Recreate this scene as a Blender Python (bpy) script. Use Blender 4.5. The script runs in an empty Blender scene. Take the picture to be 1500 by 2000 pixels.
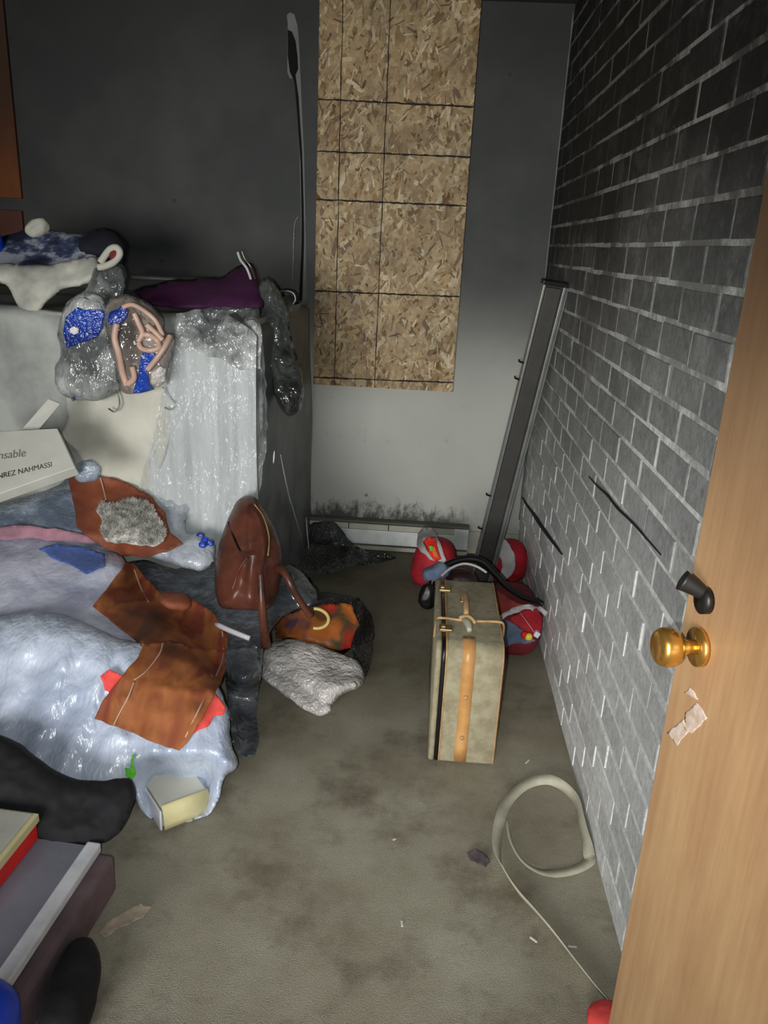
import bpy, bmesh, math, random
from mathutils import Vector, Matrix, noise
from mathutils.bvhtree import BVHTree
from mathutils.geometry import delaunay_2d_cdt
random.seed(7)
S = bpy.context.scene
C = S.collection

# ---------------------------------------------------------------- camera
F_PX = 1535.18; PITCH = 0.327582; ROLL = 0.047762; YAW = 0.0462842; CAM_Z = 1.5
_fwd = Vector((-math.sin(YAW)*math.cos(PITCH), math.cos(YAW)*math.cos(PITCH), -math.sin(PITCH)))
_r = Vector((math.cos(YAW), math.sin(YAW), 0)); _u = _r.cross(_fwd)
_R = math.cos(ROLL)*_r + math.sin(ROLL)*_u
_U = -math.sin(ROLL)*_r + math.cos(ROLL)*_u
EYE = Vector((0, 0, CAM_Z))
cd = bpy.data.cameras.new('camera'); cam = bpy.data.objects.new('camera', cd); C.objects.link(cam)
cd.sensor_fit = 'VERTICAL'; cd.sensor_height = 24.0; cd.lens = 24.0*F_PX/2000.0; cd.clip_start = 0.02
m = Matrix((_R, _U, -_fwd)).transposed().to_4x4(); m.translation = EYE
cam.matrix_world = m
S.camera = cam
def ray(px, py): return (_fwd + _R*((px-750)/F_PX) + _U*((1000-py)/F_PX))
def K(px, py, axis, val):                       # a point of the room seen at a pixel, on a given plane
    d = ray(px, py); t = (val-EYE[axis])/d[axis]; return EYE + d*t
def project(P):
    d = Vector(P)-EYE; z = d.dot(_fwd)
    return 750+F_PX*d.dot(_R)/z, 1000-F_PX*d.dot(_U)/z, z

# ---------------------------------------------------------------- world, lamps, exposure
w = bpy.data.worlds.new('world'); S.world = w; w.use_nodes = True
w.node_tree.nodes['Background'].inputs[0].default_value = (0.80, 0.88, 1.0, 1)
w.node_tree.nodes['Background'].inputs[1].default_value = 0.5
def lamp(name, kind, loc, energy, color, size=None, target=None, size_y=None):
    l = bpy.data.lights.new(name, kind); l.energy = energy; l.color = color
    if kind == 'AREA':
        l.shape = 'RECTANGLE'; l.size = size; l.size_y = size_y or size
    elif size: l.shadow_soft_size = size
    o = bpy.data.objects.new(name, l); C.objects.link(o); o.location = loc
    if target: o.rotation_euler = (Vector(target)-Vector(loc)).to_track_quat('-Z', 'Y').to_euler()
    return o
sp = lamp('phone_flash', 'SPOT', (-0.045, 0.01, 1.47), 95, (0.97, 1.0, 0.98), 0.008, (0.0, 2.6, 0.35))
sp.data.spot_size = math.radians(78); sp.data.spot_blend = 1.0
lamp('hall_daylight', 'AREA', (-1.25, -3.3, 1.15), 215, (1.0, 0.98, 0.94), 1.8, (-0.1, 3.0, 0.75), 1.6)
S.view_settings.view_transform = 'Standard'; S.view_settings.look = 'None'
S.view_settings.gamma = 1.0; S.view_settings.use_curve_mapping = False
S.view_settings.exposure = 0.0

# ---------------------------------------------------------------- material helpers
def hexc(r, g, b):
    f = lambda c: (c/255/12.92) if c/255 <= .04045 else ((c/255+.055)/1.055)**2.4
    return (f(r), f(g), f(b), 1)
class NT:
    def __init__(s, name):
        s.m = bpy.data.materials.new(name); s.m.use_nodes = True; s.t = s.m.node_tree
        s.b = s.t.nodes['Principled BSDF']
    def n(s, typ, **kw):
        x = s.t.nodes.new(typ)
        for k, v in kw.items():
            if k in x.inputs.keys(): x.inputs[k].default_value = v
            else: setattr(x, k, v)
        return x
    def l(s, a, b): s.t.links.new(a, b)
    def pos(s): return s.n('ShaderNodeNewGeometry').outputs['Position']
    def obj(s): return s.n('ShaderNodeTexCoord').outputs['Object']
    def noise(s, vec, scale, detail=4, rough=.6, stretch=None):
        if stretch:
            mp = s.n('ShaderNodeMapping'); mp.inputs['Scale'].default_value = stretch; s.l(vec, mp.inputs[0]); vec = mp.outputs[0]
        x = s.n('ShaderNodeTexNoise'); x.inputs['Scale'].default_value = scale
        x.inputs['Detail'].default_value = detail; x.inputs['Roughness'].default_value = rough
        s.l(vec, x.inputs['Vector']); return x.outputs[0]
    def ramp(s, fac, stops, interp='LINEAR'):
        r = s.n('ShaderNodeValToRGB'); r.color_ramp.interpolation = interp
        e = r.color_ramp.elements
        while len(e) < len(stops): e.new(.5)
        for k, (p, c) in enumerate(stops): e[k].position = p; e[k].color = c if len(c) == 4 else (*c, 1)
        s.l(fac, r.inputs[0]); return r.outputs[0]
    def math(s, op, a, b=None, clamp=False):
        x = s.n('ShaderNodeMath', operation=op, use_clamp=clamp)
        for i, v in enumerate((a, b)):
            if v is None: continue
            if isinstance(v, (int, float)): x.inputs[i].default_value = v
            else: s.l(v, x.inputs[i])
        return x.outputs[0]
    def mix(s, fac, a, b, mode='MIX'):
        x = s.n('ShaderNodeMix', data_type='RGBA', blend_type=mode)
        for k, v in ((0, fac), (6, a), (7, b)):
            if isinstance(v, (int, float, tuple)): x.inputs[k].default_value = v
            else: s.l(v, x.inputs[k])
        return x.outputs[2]
    def sep(s, vec):
        x = s.n('ShaderNodeSeparateXYZ'); s.l(vec, x.inputs[0]); return x.outputs
    def mapr(s, v, a, b, c=0., d=1., smooth=True):
        x = s.n('ShaderNodeMapRange'); x.interpolation_type = 'SMOOTHSTEP' if smooth else 'LINEAR'
        for i, q in zip((1, 2, 3, 4), (a, b, c, d)): x.inputs[i].default_value = q
        s.l(v, x.inputs[0]); return x.outputs[0]
    def bump(s, h, strength=.3, dist=.01):
        x = s.n('ShaderNodeBump'); x.inputs['Strength'].default_value = strength; x.inputs['Distance'].default_value = dist
        s.l(h, x.inputs['Height']); s.l(x.outputs[0], s.b.inputs['Normal'])
    def col(s, c):
        if isinstance(c, tuple): s.b.inputs['Base Color'].default_value = c
        else: s.l(c, s.b.inputs['Base Color'])
    def set(s, **kw):
        for k, v in kw.items(): s.b.inputs[k.replace('_', ' ')].default_value = v

def cloth(name, c1, c2=None, scale=8, rough=.9, bump=.25, bscale=60, stretch=None, metallic=0):
    t = NT(name); p = t.obj()
    c2 = c2 or tuple(x*.6 for x in c1[:3])+(1,)
    n = t.noise(p, scale, 5, .6, stretch)
    t.col(t.ramp(n, [(.36, c2), (.62, c1)])); t.set(Roughness=rough, Metallic=metallic)
    t.bump(t.noise(p, bscale, 4, .6, stretch), bump, .004)
    return t.m
def plastic(name, c, alpha, rough=.14, bscale=22, bstr=.7, c2=None, stretch=(1, 1, .35), film=None):
    t = NT(name); p = t.pos()
    if c2: t.col(t.ramp(t.noise(p, 5, 4, .6), [(.38, c2), (.6, c)]))
    else: t.col(c)
    a = t.noise(p, bscale, 3, .55, stretch); r = t.math('ABSOLUTE', t.math('SUBTRACT', a, .5))
    r2 = t.math('ABSOLUTE', t.math('SUBTRACT', t.noise(p, bscale*2.7, 2, .5, stretch), .5))
    t.bump(t.math('ADD', r, t.math('MULTIPLY', r2, .4)), bstr, .03)
    t.set(Roughness=rough, Alpha=alpha); t.b.inputs['Specular IOR Level'].default_value = .8
    return t.m
M = {}
def soot_wall(name, hi, lo, z0, z1, wob, streak=False):
    t = NT(name); p = t.pos(); z = t.sep(p)[2]
    wn = t.noise(p, 1.3, 4, .6)
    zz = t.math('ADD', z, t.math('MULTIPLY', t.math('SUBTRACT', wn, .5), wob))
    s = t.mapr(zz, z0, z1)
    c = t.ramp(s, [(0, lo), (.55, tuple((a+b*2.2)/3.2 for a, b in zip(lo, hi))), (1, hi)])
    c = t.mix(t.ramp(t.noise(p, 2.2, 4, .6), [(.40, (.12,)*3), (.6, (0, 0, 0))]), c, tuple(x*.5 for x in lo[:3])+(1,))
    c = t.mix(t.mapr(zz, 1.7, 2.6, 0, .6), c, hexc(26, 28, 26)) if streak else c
    # mould rising from the heater
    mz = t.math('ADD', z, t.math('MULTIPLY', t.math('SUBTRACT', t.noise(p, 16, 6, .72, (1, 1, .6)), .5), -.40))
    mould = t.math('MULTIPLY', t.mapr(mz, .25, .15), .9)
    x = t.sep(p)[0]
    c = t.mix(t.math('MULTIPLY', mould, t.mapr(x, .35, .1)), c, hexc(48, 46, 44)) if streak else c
    sc = t.ramp(t.noise(p, 14, 7, .8, (1, 1, .8)), [(.61, (0, 0, 0)), (.68, (.5,)*3)])
    band = t.math('MULTIPLY', t.mapr(z, .45, .6), t.mapr(z, .85, .72))
    c = t.mix(t.math('MULTIPLY', sc, band), c, hexc(120, 112, 112)) if streak else c
    sp = t.n('ShaderNodeTexVoronoi'); sp.inputs['Scale'].default_value = 5.5; t.l(p, sp.inputs['Vector'])
    c = t.mix(t.ramp(sp.outputs['Distance'], [(.035, (.6,)*3), (.06, (0, 0, 0))]), c, tuple(x*.35 for x in hi[:3])+(1,))
    t.col(c); t.set(Roughness=.8); t.bump(t.noise(p, 160, 3, .6), .12, .002); return t.m
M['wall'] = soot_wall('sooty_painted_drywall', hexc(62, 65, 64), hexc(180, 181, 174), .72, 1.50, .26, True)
M['ceil'] = soot_wall('sooty_ceiling', hexc(52, 52, 50), hexc(60, 60, 58), 5, 6, .1)
def brickmat(name, hi, mid, lo, patchy):
    t = NT(name); p = t.pos(); z = t.sep(p)[2]; y = t.sep(p)[1]
    oi = t.n('ShaderNodeObjectInfo').outputs['Random']
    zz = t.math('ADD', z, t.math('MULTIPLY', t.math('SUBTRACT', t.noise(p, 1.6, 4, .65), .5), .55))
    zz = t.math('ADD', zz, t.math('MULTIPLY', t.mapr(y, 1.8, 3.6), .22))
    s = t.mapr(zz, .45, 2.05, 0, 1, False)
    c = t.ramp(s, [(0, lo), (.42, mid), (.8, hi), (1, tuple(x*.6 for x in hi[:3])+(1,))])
    br = t.ramp(t.noise(p, 45, 5, .7), [(.3, (.72,)*3), (.7, (1.2,)*3)])
    c = t.mix(1.0, c, br, 'MULTIPLY')
    if patchy:
        f = t.ramp(t.noise(p, 4.5, 6, .72), [(.44, (.12,)*3), (.56, (1, 1, 1))])
        dark = t.ramp(s, [(0, tuple(x*.75 for x in lo[:3])+(1,)), (.42, tuple(x*.42 for x in mid[:3])+(1,)), (.8, tuple(x*.10 for x in hi[:3])+(1,))])
        c = t.mix(f, dark, c)
    else:
        v = t.ramp(oi, [(0, (.80,)*3), (1, (1.15,)*3)]); c = t.mix(1.0, c, v, 'MULTIPLY')
        sm = t.ramp(t.noise(p, 7, 7, .8), [(.50, (0, 0, 0)), (.66, (.55,)*3)]); sm = t.math('MULTIPLY', sm, t.mapr(s, .95, .35, .12, 1)); c = t.mix(sm, c, tuple(min(1, x*1.7) for x in mid[:3])+(1,))
    t.col(c); t.set(Roughness=.62); t.b.inputs['Specular IOR Level'].default_value = .35
    t.bump(t.noise(p, 55, 6, .75), .55, .006); return t.m
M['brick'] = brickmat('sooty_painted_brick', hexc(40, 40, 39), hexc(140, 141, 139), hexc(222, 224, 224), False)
M['mortar'] = brickmat('pale_mortar', hexc(170, 170, 164), hexc(232, 232, 228), hexc(244, 244, 242), True)
def carpet():
    t = NT('dirty_carpet'); p = t.pos()
    c = t.ramp(t.noise(p, 2.1, 6, .62), [(.34, hexc(132, 124, 106)), (.5, hexc(154, 148, 130)), (.66, hexc(170, 165, 148))])
    st = t.ramp(t.noise(p, 3.6, 5, .7), [(.50, (0, 0, 0)), (.68, (.6,)*3)])
    c = t.mix(st, c, hexc(84, 72, 58))
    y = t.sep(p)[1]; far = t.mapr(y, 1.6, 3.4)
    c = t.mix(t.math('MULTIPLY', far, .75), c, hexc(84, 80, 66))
    g = t.ramp(t.noise(p, 260, 2, .7), [(.3, (.8,)*3), (.7, (1.18,)*3)]); c = t.mix(1.0, c, g, 'MULTIPLY')
    t.col(c); t.set(Roughness=1.0); t.b.inputs['Specular IOR Level'].default_value = .1
    t.bump(t.math('ADD', t.noise(p, 320, 2, .6), t.noise(p, 12, 3, .6)), .5, .004); return t.m
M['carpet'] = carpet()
def wood(name, a, b, c, scale=3, rough=.5, dark_z=None):
    t = NT(name); p = t.obj()
    n = t.noise(p, scale, 6, .65, (1.0, 1.0, .35)); n2 = t.noise(p, scale*9, 4, .6, (2.5, 2.5, .15))
    f = t.math('ADD', t.math('MULTIPLY', n, .75), t.math('MULTIPLY', n2, .25))
    col = t.ramp(f, [(.36, a), (.5, b), (.64, c)])
    if dark_z:
        z = t.sep(t.pos())[2]; col = t.mix(t.mapr(z, dark_z[0], dark_z[1], 0, .8), col, hexc(40, 30, 22))  # wood colour goes darker between the two heights
    t.col(col); t.set(Roughness=rough); t.bump(n2, .12, .002); return t.m
M['door'] = wood('tan_wood_door', hexc(150, 112, 78), hexc(172, 134, 96), hexc(190, 156, 112), 2.6, .45, (.85, 1.6))
M['panelwood'] = wood('dark_orange_plywood', hexc(100, 50, 14), hexc(124, 64, 22), hexc(140, 78, 30), 3, .7, (1.5, 2.1))
M['panelwood2'] = wood('dark_umber_plywood', hexc(70, 36, 26), hexc(92, 50, 36), hexc(100, 56, 40), 3, .6)
M['osb'] = cloth('osb_base', hexc(150, 122, 78), hexc(96, 70, 40), 18)
def strandmat():
    t = NT('osb_strand'); a = t.n('ShaderNodeAttribute', attribute_name='tone')
    g = t.noise(t.obj(), 40, 4, .6)
    c = t.mix(1.0, t.ramp(a.outputs['Fac'], [(0, hexc(96, 70, 40)), (.15, hexc(160, 128, 84)), (.45, hexc(188, 158, 112)), (.8, hexc(204, 180, 134)), (1, hexc(234, 218, 180))]),
              t.ramp(g, [(.3, (.55,)*3), (.7, (.86,)*3)]), 'MULTIPLY')
    c = t.mix(1.0, c, t.ramp(t.noise(t.pos(), 6, 4, .6), [(.35, (.72,)*3), (.6, (1.05,)*3)]), 'MULTIPLY')
    t.col(c); t.set(Roughness=.6); return t.m
M['strand'] = strandmat()
def solid(name, c, rough=.6, metallic=0, bump=0, bs=80):
    t = NT(name); p = t.obj(); v = t.ramp(t.noise(p, 14, 4, .6), [(.3, tuple(x*.8 for x in c[:3])), (.7, tuple(min(1, x*1.08) for x in c[:3]))])
    t.col(v); t.set(Roughness=rough, Metallic=metallic)
    if bump: t.bump(t.noise(p, bs, 4, .6), bump, .003)
    return t.m
M['line'] = solid('black_crayon', hexc(34, 32, 28), .9)
M['black'] = solid('black_cloth', hexc(20, 20, 24), .85, 0, .3)
M['blackplastic'] = solid('black_strap', hexc(10, 10, 11), .4)
M['darkgap'] = solid('dark_gap', hexc(10, 11, 11), 1)
M['grey_edge'] = solid('grey_paper_edge', hexc(112, 115, 112), .7)
M['whitemetal'] = solid('white_enamel', hexc(205, 209, 206), .45, 0, .1)
M['cream'] = solid('cream_enamel', hexc(176, 174, 160), .6, 0, .3)
M['heatergap'] = solid('heater_shaded_slot', hexc(98, 98, 90), .9, 0, .2)  # shade on the heater's ledge and slot is put into this dark colour
M['channel'] = solid('dark_channel', hexc(62, 60, 57), .6, 0, .1)
M['steel'] = solid('galvanised_steel', hexc(150, 152, 150), .38, .6, .15)
M['brass'] = solid('brass', hexc(226, 172, 84), .22, .9)
M['darkmetal'] = solid('dark_metal', hexc(40, 38, 36), .4, .6)
M['blackrub'] = solid('black_rubber', hexc(18, 18, 18), .5)
M['tweed'] = cloth('beige_tweed', hexc(164, 156, 130), hexc(140, 130, 104), 30, .85, .35, 220)
M['tan'] = cloth('tan_leather', hexc(212, 162, 104), hexc(190, 138, 82), 12, .35, .15, 60)
M['tanedge'] = cloth('tan_piping', hexc(196, 158, 112), hexc(160, 124, 84), 18, .5)
M['gunlatch'] = solid('tarnished_brass', hexc(150, 128, 88), .35, .7)
M['ribbon'] = cloth('grey_webbing', hexc(188, 184, 164), hexc(160, 156, 138), 9, .75, .3, 200)
M['red'] = cloth('red_cloth', hexc(176, 22, 40), hexc(128, 14, 28), 9, .75)
M['redbright'] = cloth('scarlet_cloth', hexc(222, 44, 26), hexc(196, 30, 22), 9, .7)
M['maroon'] = cloth('maroon_cloth', hexc(128, 28, 40), hexc(96, 20, 30), 9, .8)
M['coralred'] = cloth('faded_red_mesh', hexc(172, 74, 66), hexc(140, 50, 48), 9, .8)
M['greytrim'] = cloth('pale_grey_trim', hexc(196, 190, 190), hexc(160, 156, 158), 6, .6)
M['yellow'] = solid('yellow_bead', hexc(236, 214, 60), .5)
M['orange'] = solid('orange_print', hexc(232, 110, 30), .6)
M['green'] = solid('green_print', hexc(120, 190, 50), .6)
M['limegreen'] = solid('lime_ribbon', hexc(96, 208, 50), .5)
M['bluecloth'] = cloth('dusty_blue_cloth', hexc(104, 118, 140), hexc(74, 86, 108), 9, .85)
M['whitebead'] = solid('white_bead', hexc(226, 222, 228), .4)
M['greycloth'] = cloth('pale_grey_sheet', hexc(176, 180, 174), hexc(134, 138, 134), 4, .9, .3, 18)
M['creamcloth'] = cloth('cream_cloth', hexc(206, 204, 190), hexc(182, 182, 170), 5, .9, .25, 16)
M['whitecloth'] = cloth('white_cotton', hexc(204, 204, 192), hexc(160, 162, 154), 7, .85, .3, 30)
M['garment'] = cloth('white_garment', hexc(212, 216, 216), hexc(186, 190, 190), 6, .8, .4, 26, (2, 2, .3))
M['clear'] = plastic('clear_film', hexc(196, 202, 204), .26, .10, 20, .9)
M['crinkle'] = plastic('crinkled_clear_film', hexc(206, 210, 208), .8, .10, 17, 1.0, hexc(96, 100, 100), (1, 1, .5))
M['smoke'] = plastic('smoky_film', hexc(104, 110, 110), .90, .42, 2.2, .5, hexc(72, 76, 76), (1, 1, .3))
M['smokedark'] = plastic('dark_smoky_film', hexc(60, 62, 60), .88, .12, 24, 1.0, hexc(34, 35, 33), (1, 1, 1))
M['bagfilm'] = plastic('grey_brown_bag_film', hexc(158, 148, 140), .95, .12, 13, 1.0, hexc(84, 78, 74), (1, 1, .6))
M['crumpled_smoke'] = plastic('crumpled_smoky_film', hexc(92, 95, 92), .94, .12, 14, 1.0, hexc(40, 42, 40), (1, 1, .6))
M['darkbag'] = plastic('charcoal_bag_film', hexc(104, 108, 114), .93, .2, 9, .9, hexc(62, 66, 70), (1, 1, .8))
M['lavbag'] = plastic('lavender_white_bag', hexc(204, 206, 222), 1, .28, 9, .4, hexc(158, 162, 184), (1, 1, .6))
M['palebag'] = plastic('pale_blue_white_bag', hexc(206, 216, 234), 1, .26, 13, .4, hexc(170, 182, 204), (1.6, 1, .3))
M['bluebag'] = plastic('blue_grey_bag', hexc(166, 178, 192), 1, .3, 14, .7, hexc(96, 108, 124), (1, 1, 1))
M['greybag'] = plastic('grey_sheer_bag', hexc(190, 196, 204), 1, .3, 10, .6, hexc(140, 148, 158), (1, 1, 1))
M['whitebag'] = plastic('white_sheer_bag', hexc(214, 208, 204), 1, .25, 20, .8, hexc(150, 146, 144), (1, 1, 1))
M['blueprint'] = plastic('blue_print_film', hexc(30, 70, 176), 1, .25, 24, .6, hexc(20, 46, 128), (1, 1, 1))
M['paleblue'] = plastic('faded_blue_film', hexc(84, 108, 172), 1, .4, 14, .3, hexc(70, 92, 150))
M['pinkcloth'] = cloth('dusky_pink_cloth', hexc(176, 128, 142), hexc(130, 100, 116), 9)
M['purple'] = cloth('purple_cloth', hexc(78, 26, 72), hexc(46, 16, 46), 5, .8)
M['navy'] = NT('navy_tie_dye').m
def tiedye():
    t = NT('navy_white_print'); p = t.obj()
    c = t.ramp(t.noise(p, 7, 4, .6, (1, 1, 1.6)), [(.42, hexc(24, 32, 58)), (.5, hexc(60, 70, 100)), (.56, hexc(150, 156, 168))])
    t.col(c); t.set(Roughness=.85); t.bump(t.noise(p, 30, 4, .6), .4, .01); return t.m
M['navy'] = tiedye()
M['navysolid'] = cloth('dark_navy', hexc(26, 30, 44), hexc(14, 16, 24), 7)
M['beige'] = solid('flesh_beige_plastic', hexc(206, 172, 154), .35)
M['wire'] = solid('hanger_wire', hexc(120, 122, 120), .3, .8)
def autumn():
    t = NT('brown_streaked_print'); p = t.obj()
    a = t.noise(p, 2.6, 3, .5, (3.0, 1.0, 1.0)); 
    c = t.ramp(a, [(.30, hexc(96, 62, 42)), (.42, hexc(138, 74, 46)), (.5, hexc(160, 98, 54)), (.57, hexc(128, 56, 42)), (.68, hexc(158, 94, 52))])
    c = t.mix(1.0, c, t.ramp(t.noise(p, 5, 5, .6, (1, 3, 1)), [(.3, (.72,)*3), (.7, (1.12,)*3)]), 'MULTIPLY')
    t.col(c); t.set(Roughness=.72); t.b.inputs['Specular IOR Level'].default_value = .3; t.bump(t.noise(p, 60, 3, .6), .15, .003); return t.m
M['autumn'] = autumn()
M['autumndark'] = cloth('rust_brown_sheet', hexc(136, 72, 44), hexc(98, 48, 32), 5, .7)
M['crease'] = solid('pale_crease', hexc(186, 152, 134), .5)
M['leather'] = cloth('brown_leather', hexc(98, 54, 40), hexc(56, 33, 27), 6, .36, .3, 26)
M['leatherdark'] = cloth('dark_brown_leather', hexc(66, 34, 26), hexc(40, 22, 18), 6, .4)
M['fleece'] = cloth('grey_fleece', hexc(210, 208, 200), hexc(130, 128, 122), 40, 1, .5, 120)
def multi():
    t = NT('orange_red_landscape_print'); p = t.obj()
    c = t.ramp(t.noise(p, 5.5, 3, .5), [(.34, hexc(196, 60, 42)), (.42, hexc(150, 70, 48)), (.47, hexc(90, 84, 56)), (.52, hexc(176, 100, 46)), (.60, hexc(196, 112, 50)), (.68, hexc(104, 78, 92))])
    t.col(c); t.set(Roughness=.45); return t.m
M['multi'] = multi()
M['coral'] = cloth('coral_cloth', hexc(240, 88, 80), hexc(222, 66, 62), 7, .8)
M['paper'] = cloth('cream_card', hexc(214, 212, 196), hexc(198, 196, 180), 5, .7, .05)
M['yellowcard'] = cloth('yellowed_card', hexc(228, 218, 168), hexc(208, 198, 146), 5, .7, .05)
M['boxcard'] = cloth('pale_grey_card', hexc(202, 203, 194), hexc(184, 184, 174), 4, .75, .1)
M['ink'] = solid('black_ink', hexc(40, 38, 36), .7)
M['greyink'] = solid('faded_ink', hexc(120, 122, 112), .7)
M['greyboard'] = cloth('slate_grey_board', hexc(134, 136, 148), hexc(112, 114, 128), 3, .6, .1)
M['whiteedge'] = solid('white_plastic_edge', hexc(232, 234, 238), .3)
M['mauve'] = cloth('mauve_grey_fabric', hexc(118, 98, 102), hexc(88, 74, 78), 6, .9)
M['redcard'] = solid('bright_red_card', hexc(246, 44, 40), .5)
M['royal'] = solid('royal_blue_plastic', hexc(20, 70, 220), .4)
M['sticker'] = cloth('torn_sticker_residue', hexc(202, 184, 172), hexc(180, 154, 132), 60, .7)
M['stain'] = cloth('purple_stain', hexc(62, 50, 60), hexc(84, 74, 72), 60, 1)
M['scrap'] = solid('white_scrap', hexc(214, 210, 196), .6)
M['pinkscrap'] = cloth('pale_pink_scrap', hexc(176, 160, 140), hexc(150, 138, 118), 40, .9)

# ---------------------------------------------------------------- geometry helpers
def tag(o, label=None, cat=None, group=None, kind=None):
    if label: o['label'] = label
    if cat: o['category'] = cat
    if group: o['group'] = group
    if kind: o['kind'] = kind
    return o
def empty(name, loc=(0, 0, 0), rz=0):
    o = bpy.data.objects.new(name, None); C.objects.link(o); o.location = loc; o.rotation_euler = (0, 0, rz)
    o.empty_display_size = .05; return o
def link(me, name, mat, parent=None, smooth=True):
    o = bpy.data.objects.new(name, me); C.objects.link(o)
    if mat and not me.materials: me.materials.append(mat)
    if smooth:
        for p in me.polygons: p.use_smooth = True
    if parent:
        o.parent = parent; o.matrix_parent_inverse = o_world(parent).inverted()
    return o
def mesh(name, v, f, mat, parent=None, smooth=True):
    me = bpy.data.meshes.new(name); me.from_pydata([tuple(x) for x in v], [], f); me.update()
    return link(me, name, mat, parent, smooth)
def bmobj(name, bm, mat, parent=None, smooth=False):
    me = bpy.data.meshes.new(name); bm.to_mesh(me); bm.free(); return link(me, name, mat, parent, smooth)
def bxs(bm, x0, x1, y0, y1, z0, z1, bev=0, mx=None, seg=2):
    r = bmesh.ops.create_cube(bm, size=1); vs = r['verts']
    for v in vs: v.co = Vector(((x0+x1)/2+v.co.x*(x1-x0), (y0+y1)/2+v.co.y*(y1-y0), (z0+z1)/2+v.co.z*(z1-z0)))
    if bev:
        es = list({e for v in vs for e in v.link_edges})
        rr = bmesh.ops.bevel(bm, geom=es, offset=bev, segments=seg, affect='EDGES', profile=.5)
        vs = list({v for f in rr['faces'] for v in f.verts} | {v for v in vs if v.is_valid})
    if mx:
        for v in vs: v.co = mx @ v.co
    return vs
def box(name, x0, x1, y0, y1, z0, z1, mat, parent=None, bev=0, mx=None, smooth=False):
    bm = bmesh.new(); bxs(bm, x0, x1, y0, y1, z0, z1, bev, mx); return bmobj(name, bm, mat, parent, smooth)
def catmull(pts, n=8):
    pts = [Vector(p) for p in pts]
    if n <= 1: return pts
    out = []
    for i in range(len(pts)-1):
        p0 = pts[max(i-1, 0)]; p1 = pts[i]; p2 = pts[i+1]; p3 = pts[min(i+2, len(pts)-1)]
        for k in range(n):
            t = k/n
            out.append(.5*((2*p1)+(p2-p0)*t+(2*p0-5*p1+4*p2-p3)*t*t+(3*p1-p0-3*p2+p3)*t**3))
    out.append(pts[-1]); return out
def tube(name, pts, r, mat, parent=None, n=8, seg=8, rf=None):
    P = catmull(pts, seg); v = []; f = []
    prev = None
    for i, p in enumerate(P):
        d = (P[min(i+1, len(P)-1)]-P[max(i-1, 0)]).normalized()
        a = prev if prev is not None else (Vector((0, 0, 1)) if abs(d.z) < .9 else Vector((1, 0, 0)))
        a = (a-d*a.dot(d)).normalized(); b = d.cross(a); prev = a
        rr = r*(rf(i/(len(P)-1)) if rf else 1)
        for k in range(n):
            t = 2*math.pi*k/n; v.append(p+(a*math.cos(t)+b*math.sin(t))*rr)
    for i in range(len(P)-1):
        for k in range(n):
            f.append((i*n+k, i*n+(k+1) % n, (i+1)*n+(k+1) % n, (i+1)*n+k))
    f.append(tuple(range(n))[::-1]); f.append(tuple(range((len(P)-1)*n, len(P)*n)))
    return mesh(name, v, f, mat, parent)
def ribbon(name, pts, width, th, mat, parent=None, seg=8, tilt=None):
    # flat strap: width direction is horizontal-perpendicular tilted by tilt(t) about the path
    P = catmull(pts, seg); v = []; f = []
    for i, p in enumerate(P):
        t = i/(len(P)-1); d = (P[min(i+1, len(P)-1)]-P[max(i-1, 0)]).normalized()
        side = d.cross(Vector((0, 0, 1)));
        if side.length < 1e-4: side = Vector((1, 0, 0))
        side.normalize(); up = side.cross(d)
        a = tilt(t) if tilt else 0
        s2 = side*math.cos(a)+up*math.sin(a); u2 = -side*math.sin(a)+up*math.cos(a)
        lift = Vector((0, 0, abs(math.sin(a))*width/2))
        for q in (-s2*width/2+u2*th/2, s2*width/2+u2*th/2, s2*width/2-u2*th/2, -s2*width/2-u2*th/2): v.append(p+q+lift)
    for i in range(len(P)-1):
        for k in range(4): f.append((i*4+k, (i+1)*4+k, (i+1)*4+(k+1) % 4, i*4+(k+1) % 4))
    f.append((0, 1, 2, 3)); n = (len(P)-1)*4; f.append((n+3, n+2, n+1, n))
    return mesh(name, v, f, mat, parent)
def ridged(p, s, seed=0):
    q = p*s+Vector((seed*3.1, seed*1.7, seed*5.3)); r = 0; a = .6
    for k in range(3):
        r += a*(1-2*abs(noise.noise(q))); q = q*2.1; a *= .5
    return r-.55
def blob(name, c, rad, mat, parent=None, rot=(0, 0, 0), sub=5, amp=.02, scale=6, seed=1, power=2.4, floor=None, xmax=None, ymax=None, stretch=(1, 1, 1), smoothf=None):
    bm = bmesh.new(); bmesh.ops.create_icosphere(bm, subdivisions=sub, radius=1)
    R = Matrix.Rotation(rot[2], 3, 'Z') @ Matrix.Rotation(rot[1], 3, 'Y') @ Matrix.Rotation(rot[0], 3, 'X')
    c = Vector(c); st = Vector(stretch)
    for v in bm.verts:
        d = v.co.normalized(); k = (abs(d.x)**power+abs(d.y)**power+abs(d.z)**power)**(-1/power)
        loc = Vector((d.x*k*rad[0], d.y*k*rad[1], d.z*k*rad[2]))
        q = Vector((loc.x*st.x, loc.y*st.y, loc.z*st.z))
        w_ = ridged(q, scale, seed)*amp + noise.noise(q*scale*.4+Vector((seed, 0, 0)))*amp*2.2
        P = c + R @ (loc + d*w_)
        if floor is not None and P.z < floor: P.z = floor + (P.z-floor)*.02
        if xmax is not None and P.x > xmax: P.x = xmax + (P.x-xmax)*.03
        if ymax is not None and P.y > ymax: P.y = ymax + (P.y-ymax)*.03
        v.co = P
    return bmobj(name, bm, mat, parent, True)
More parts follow.
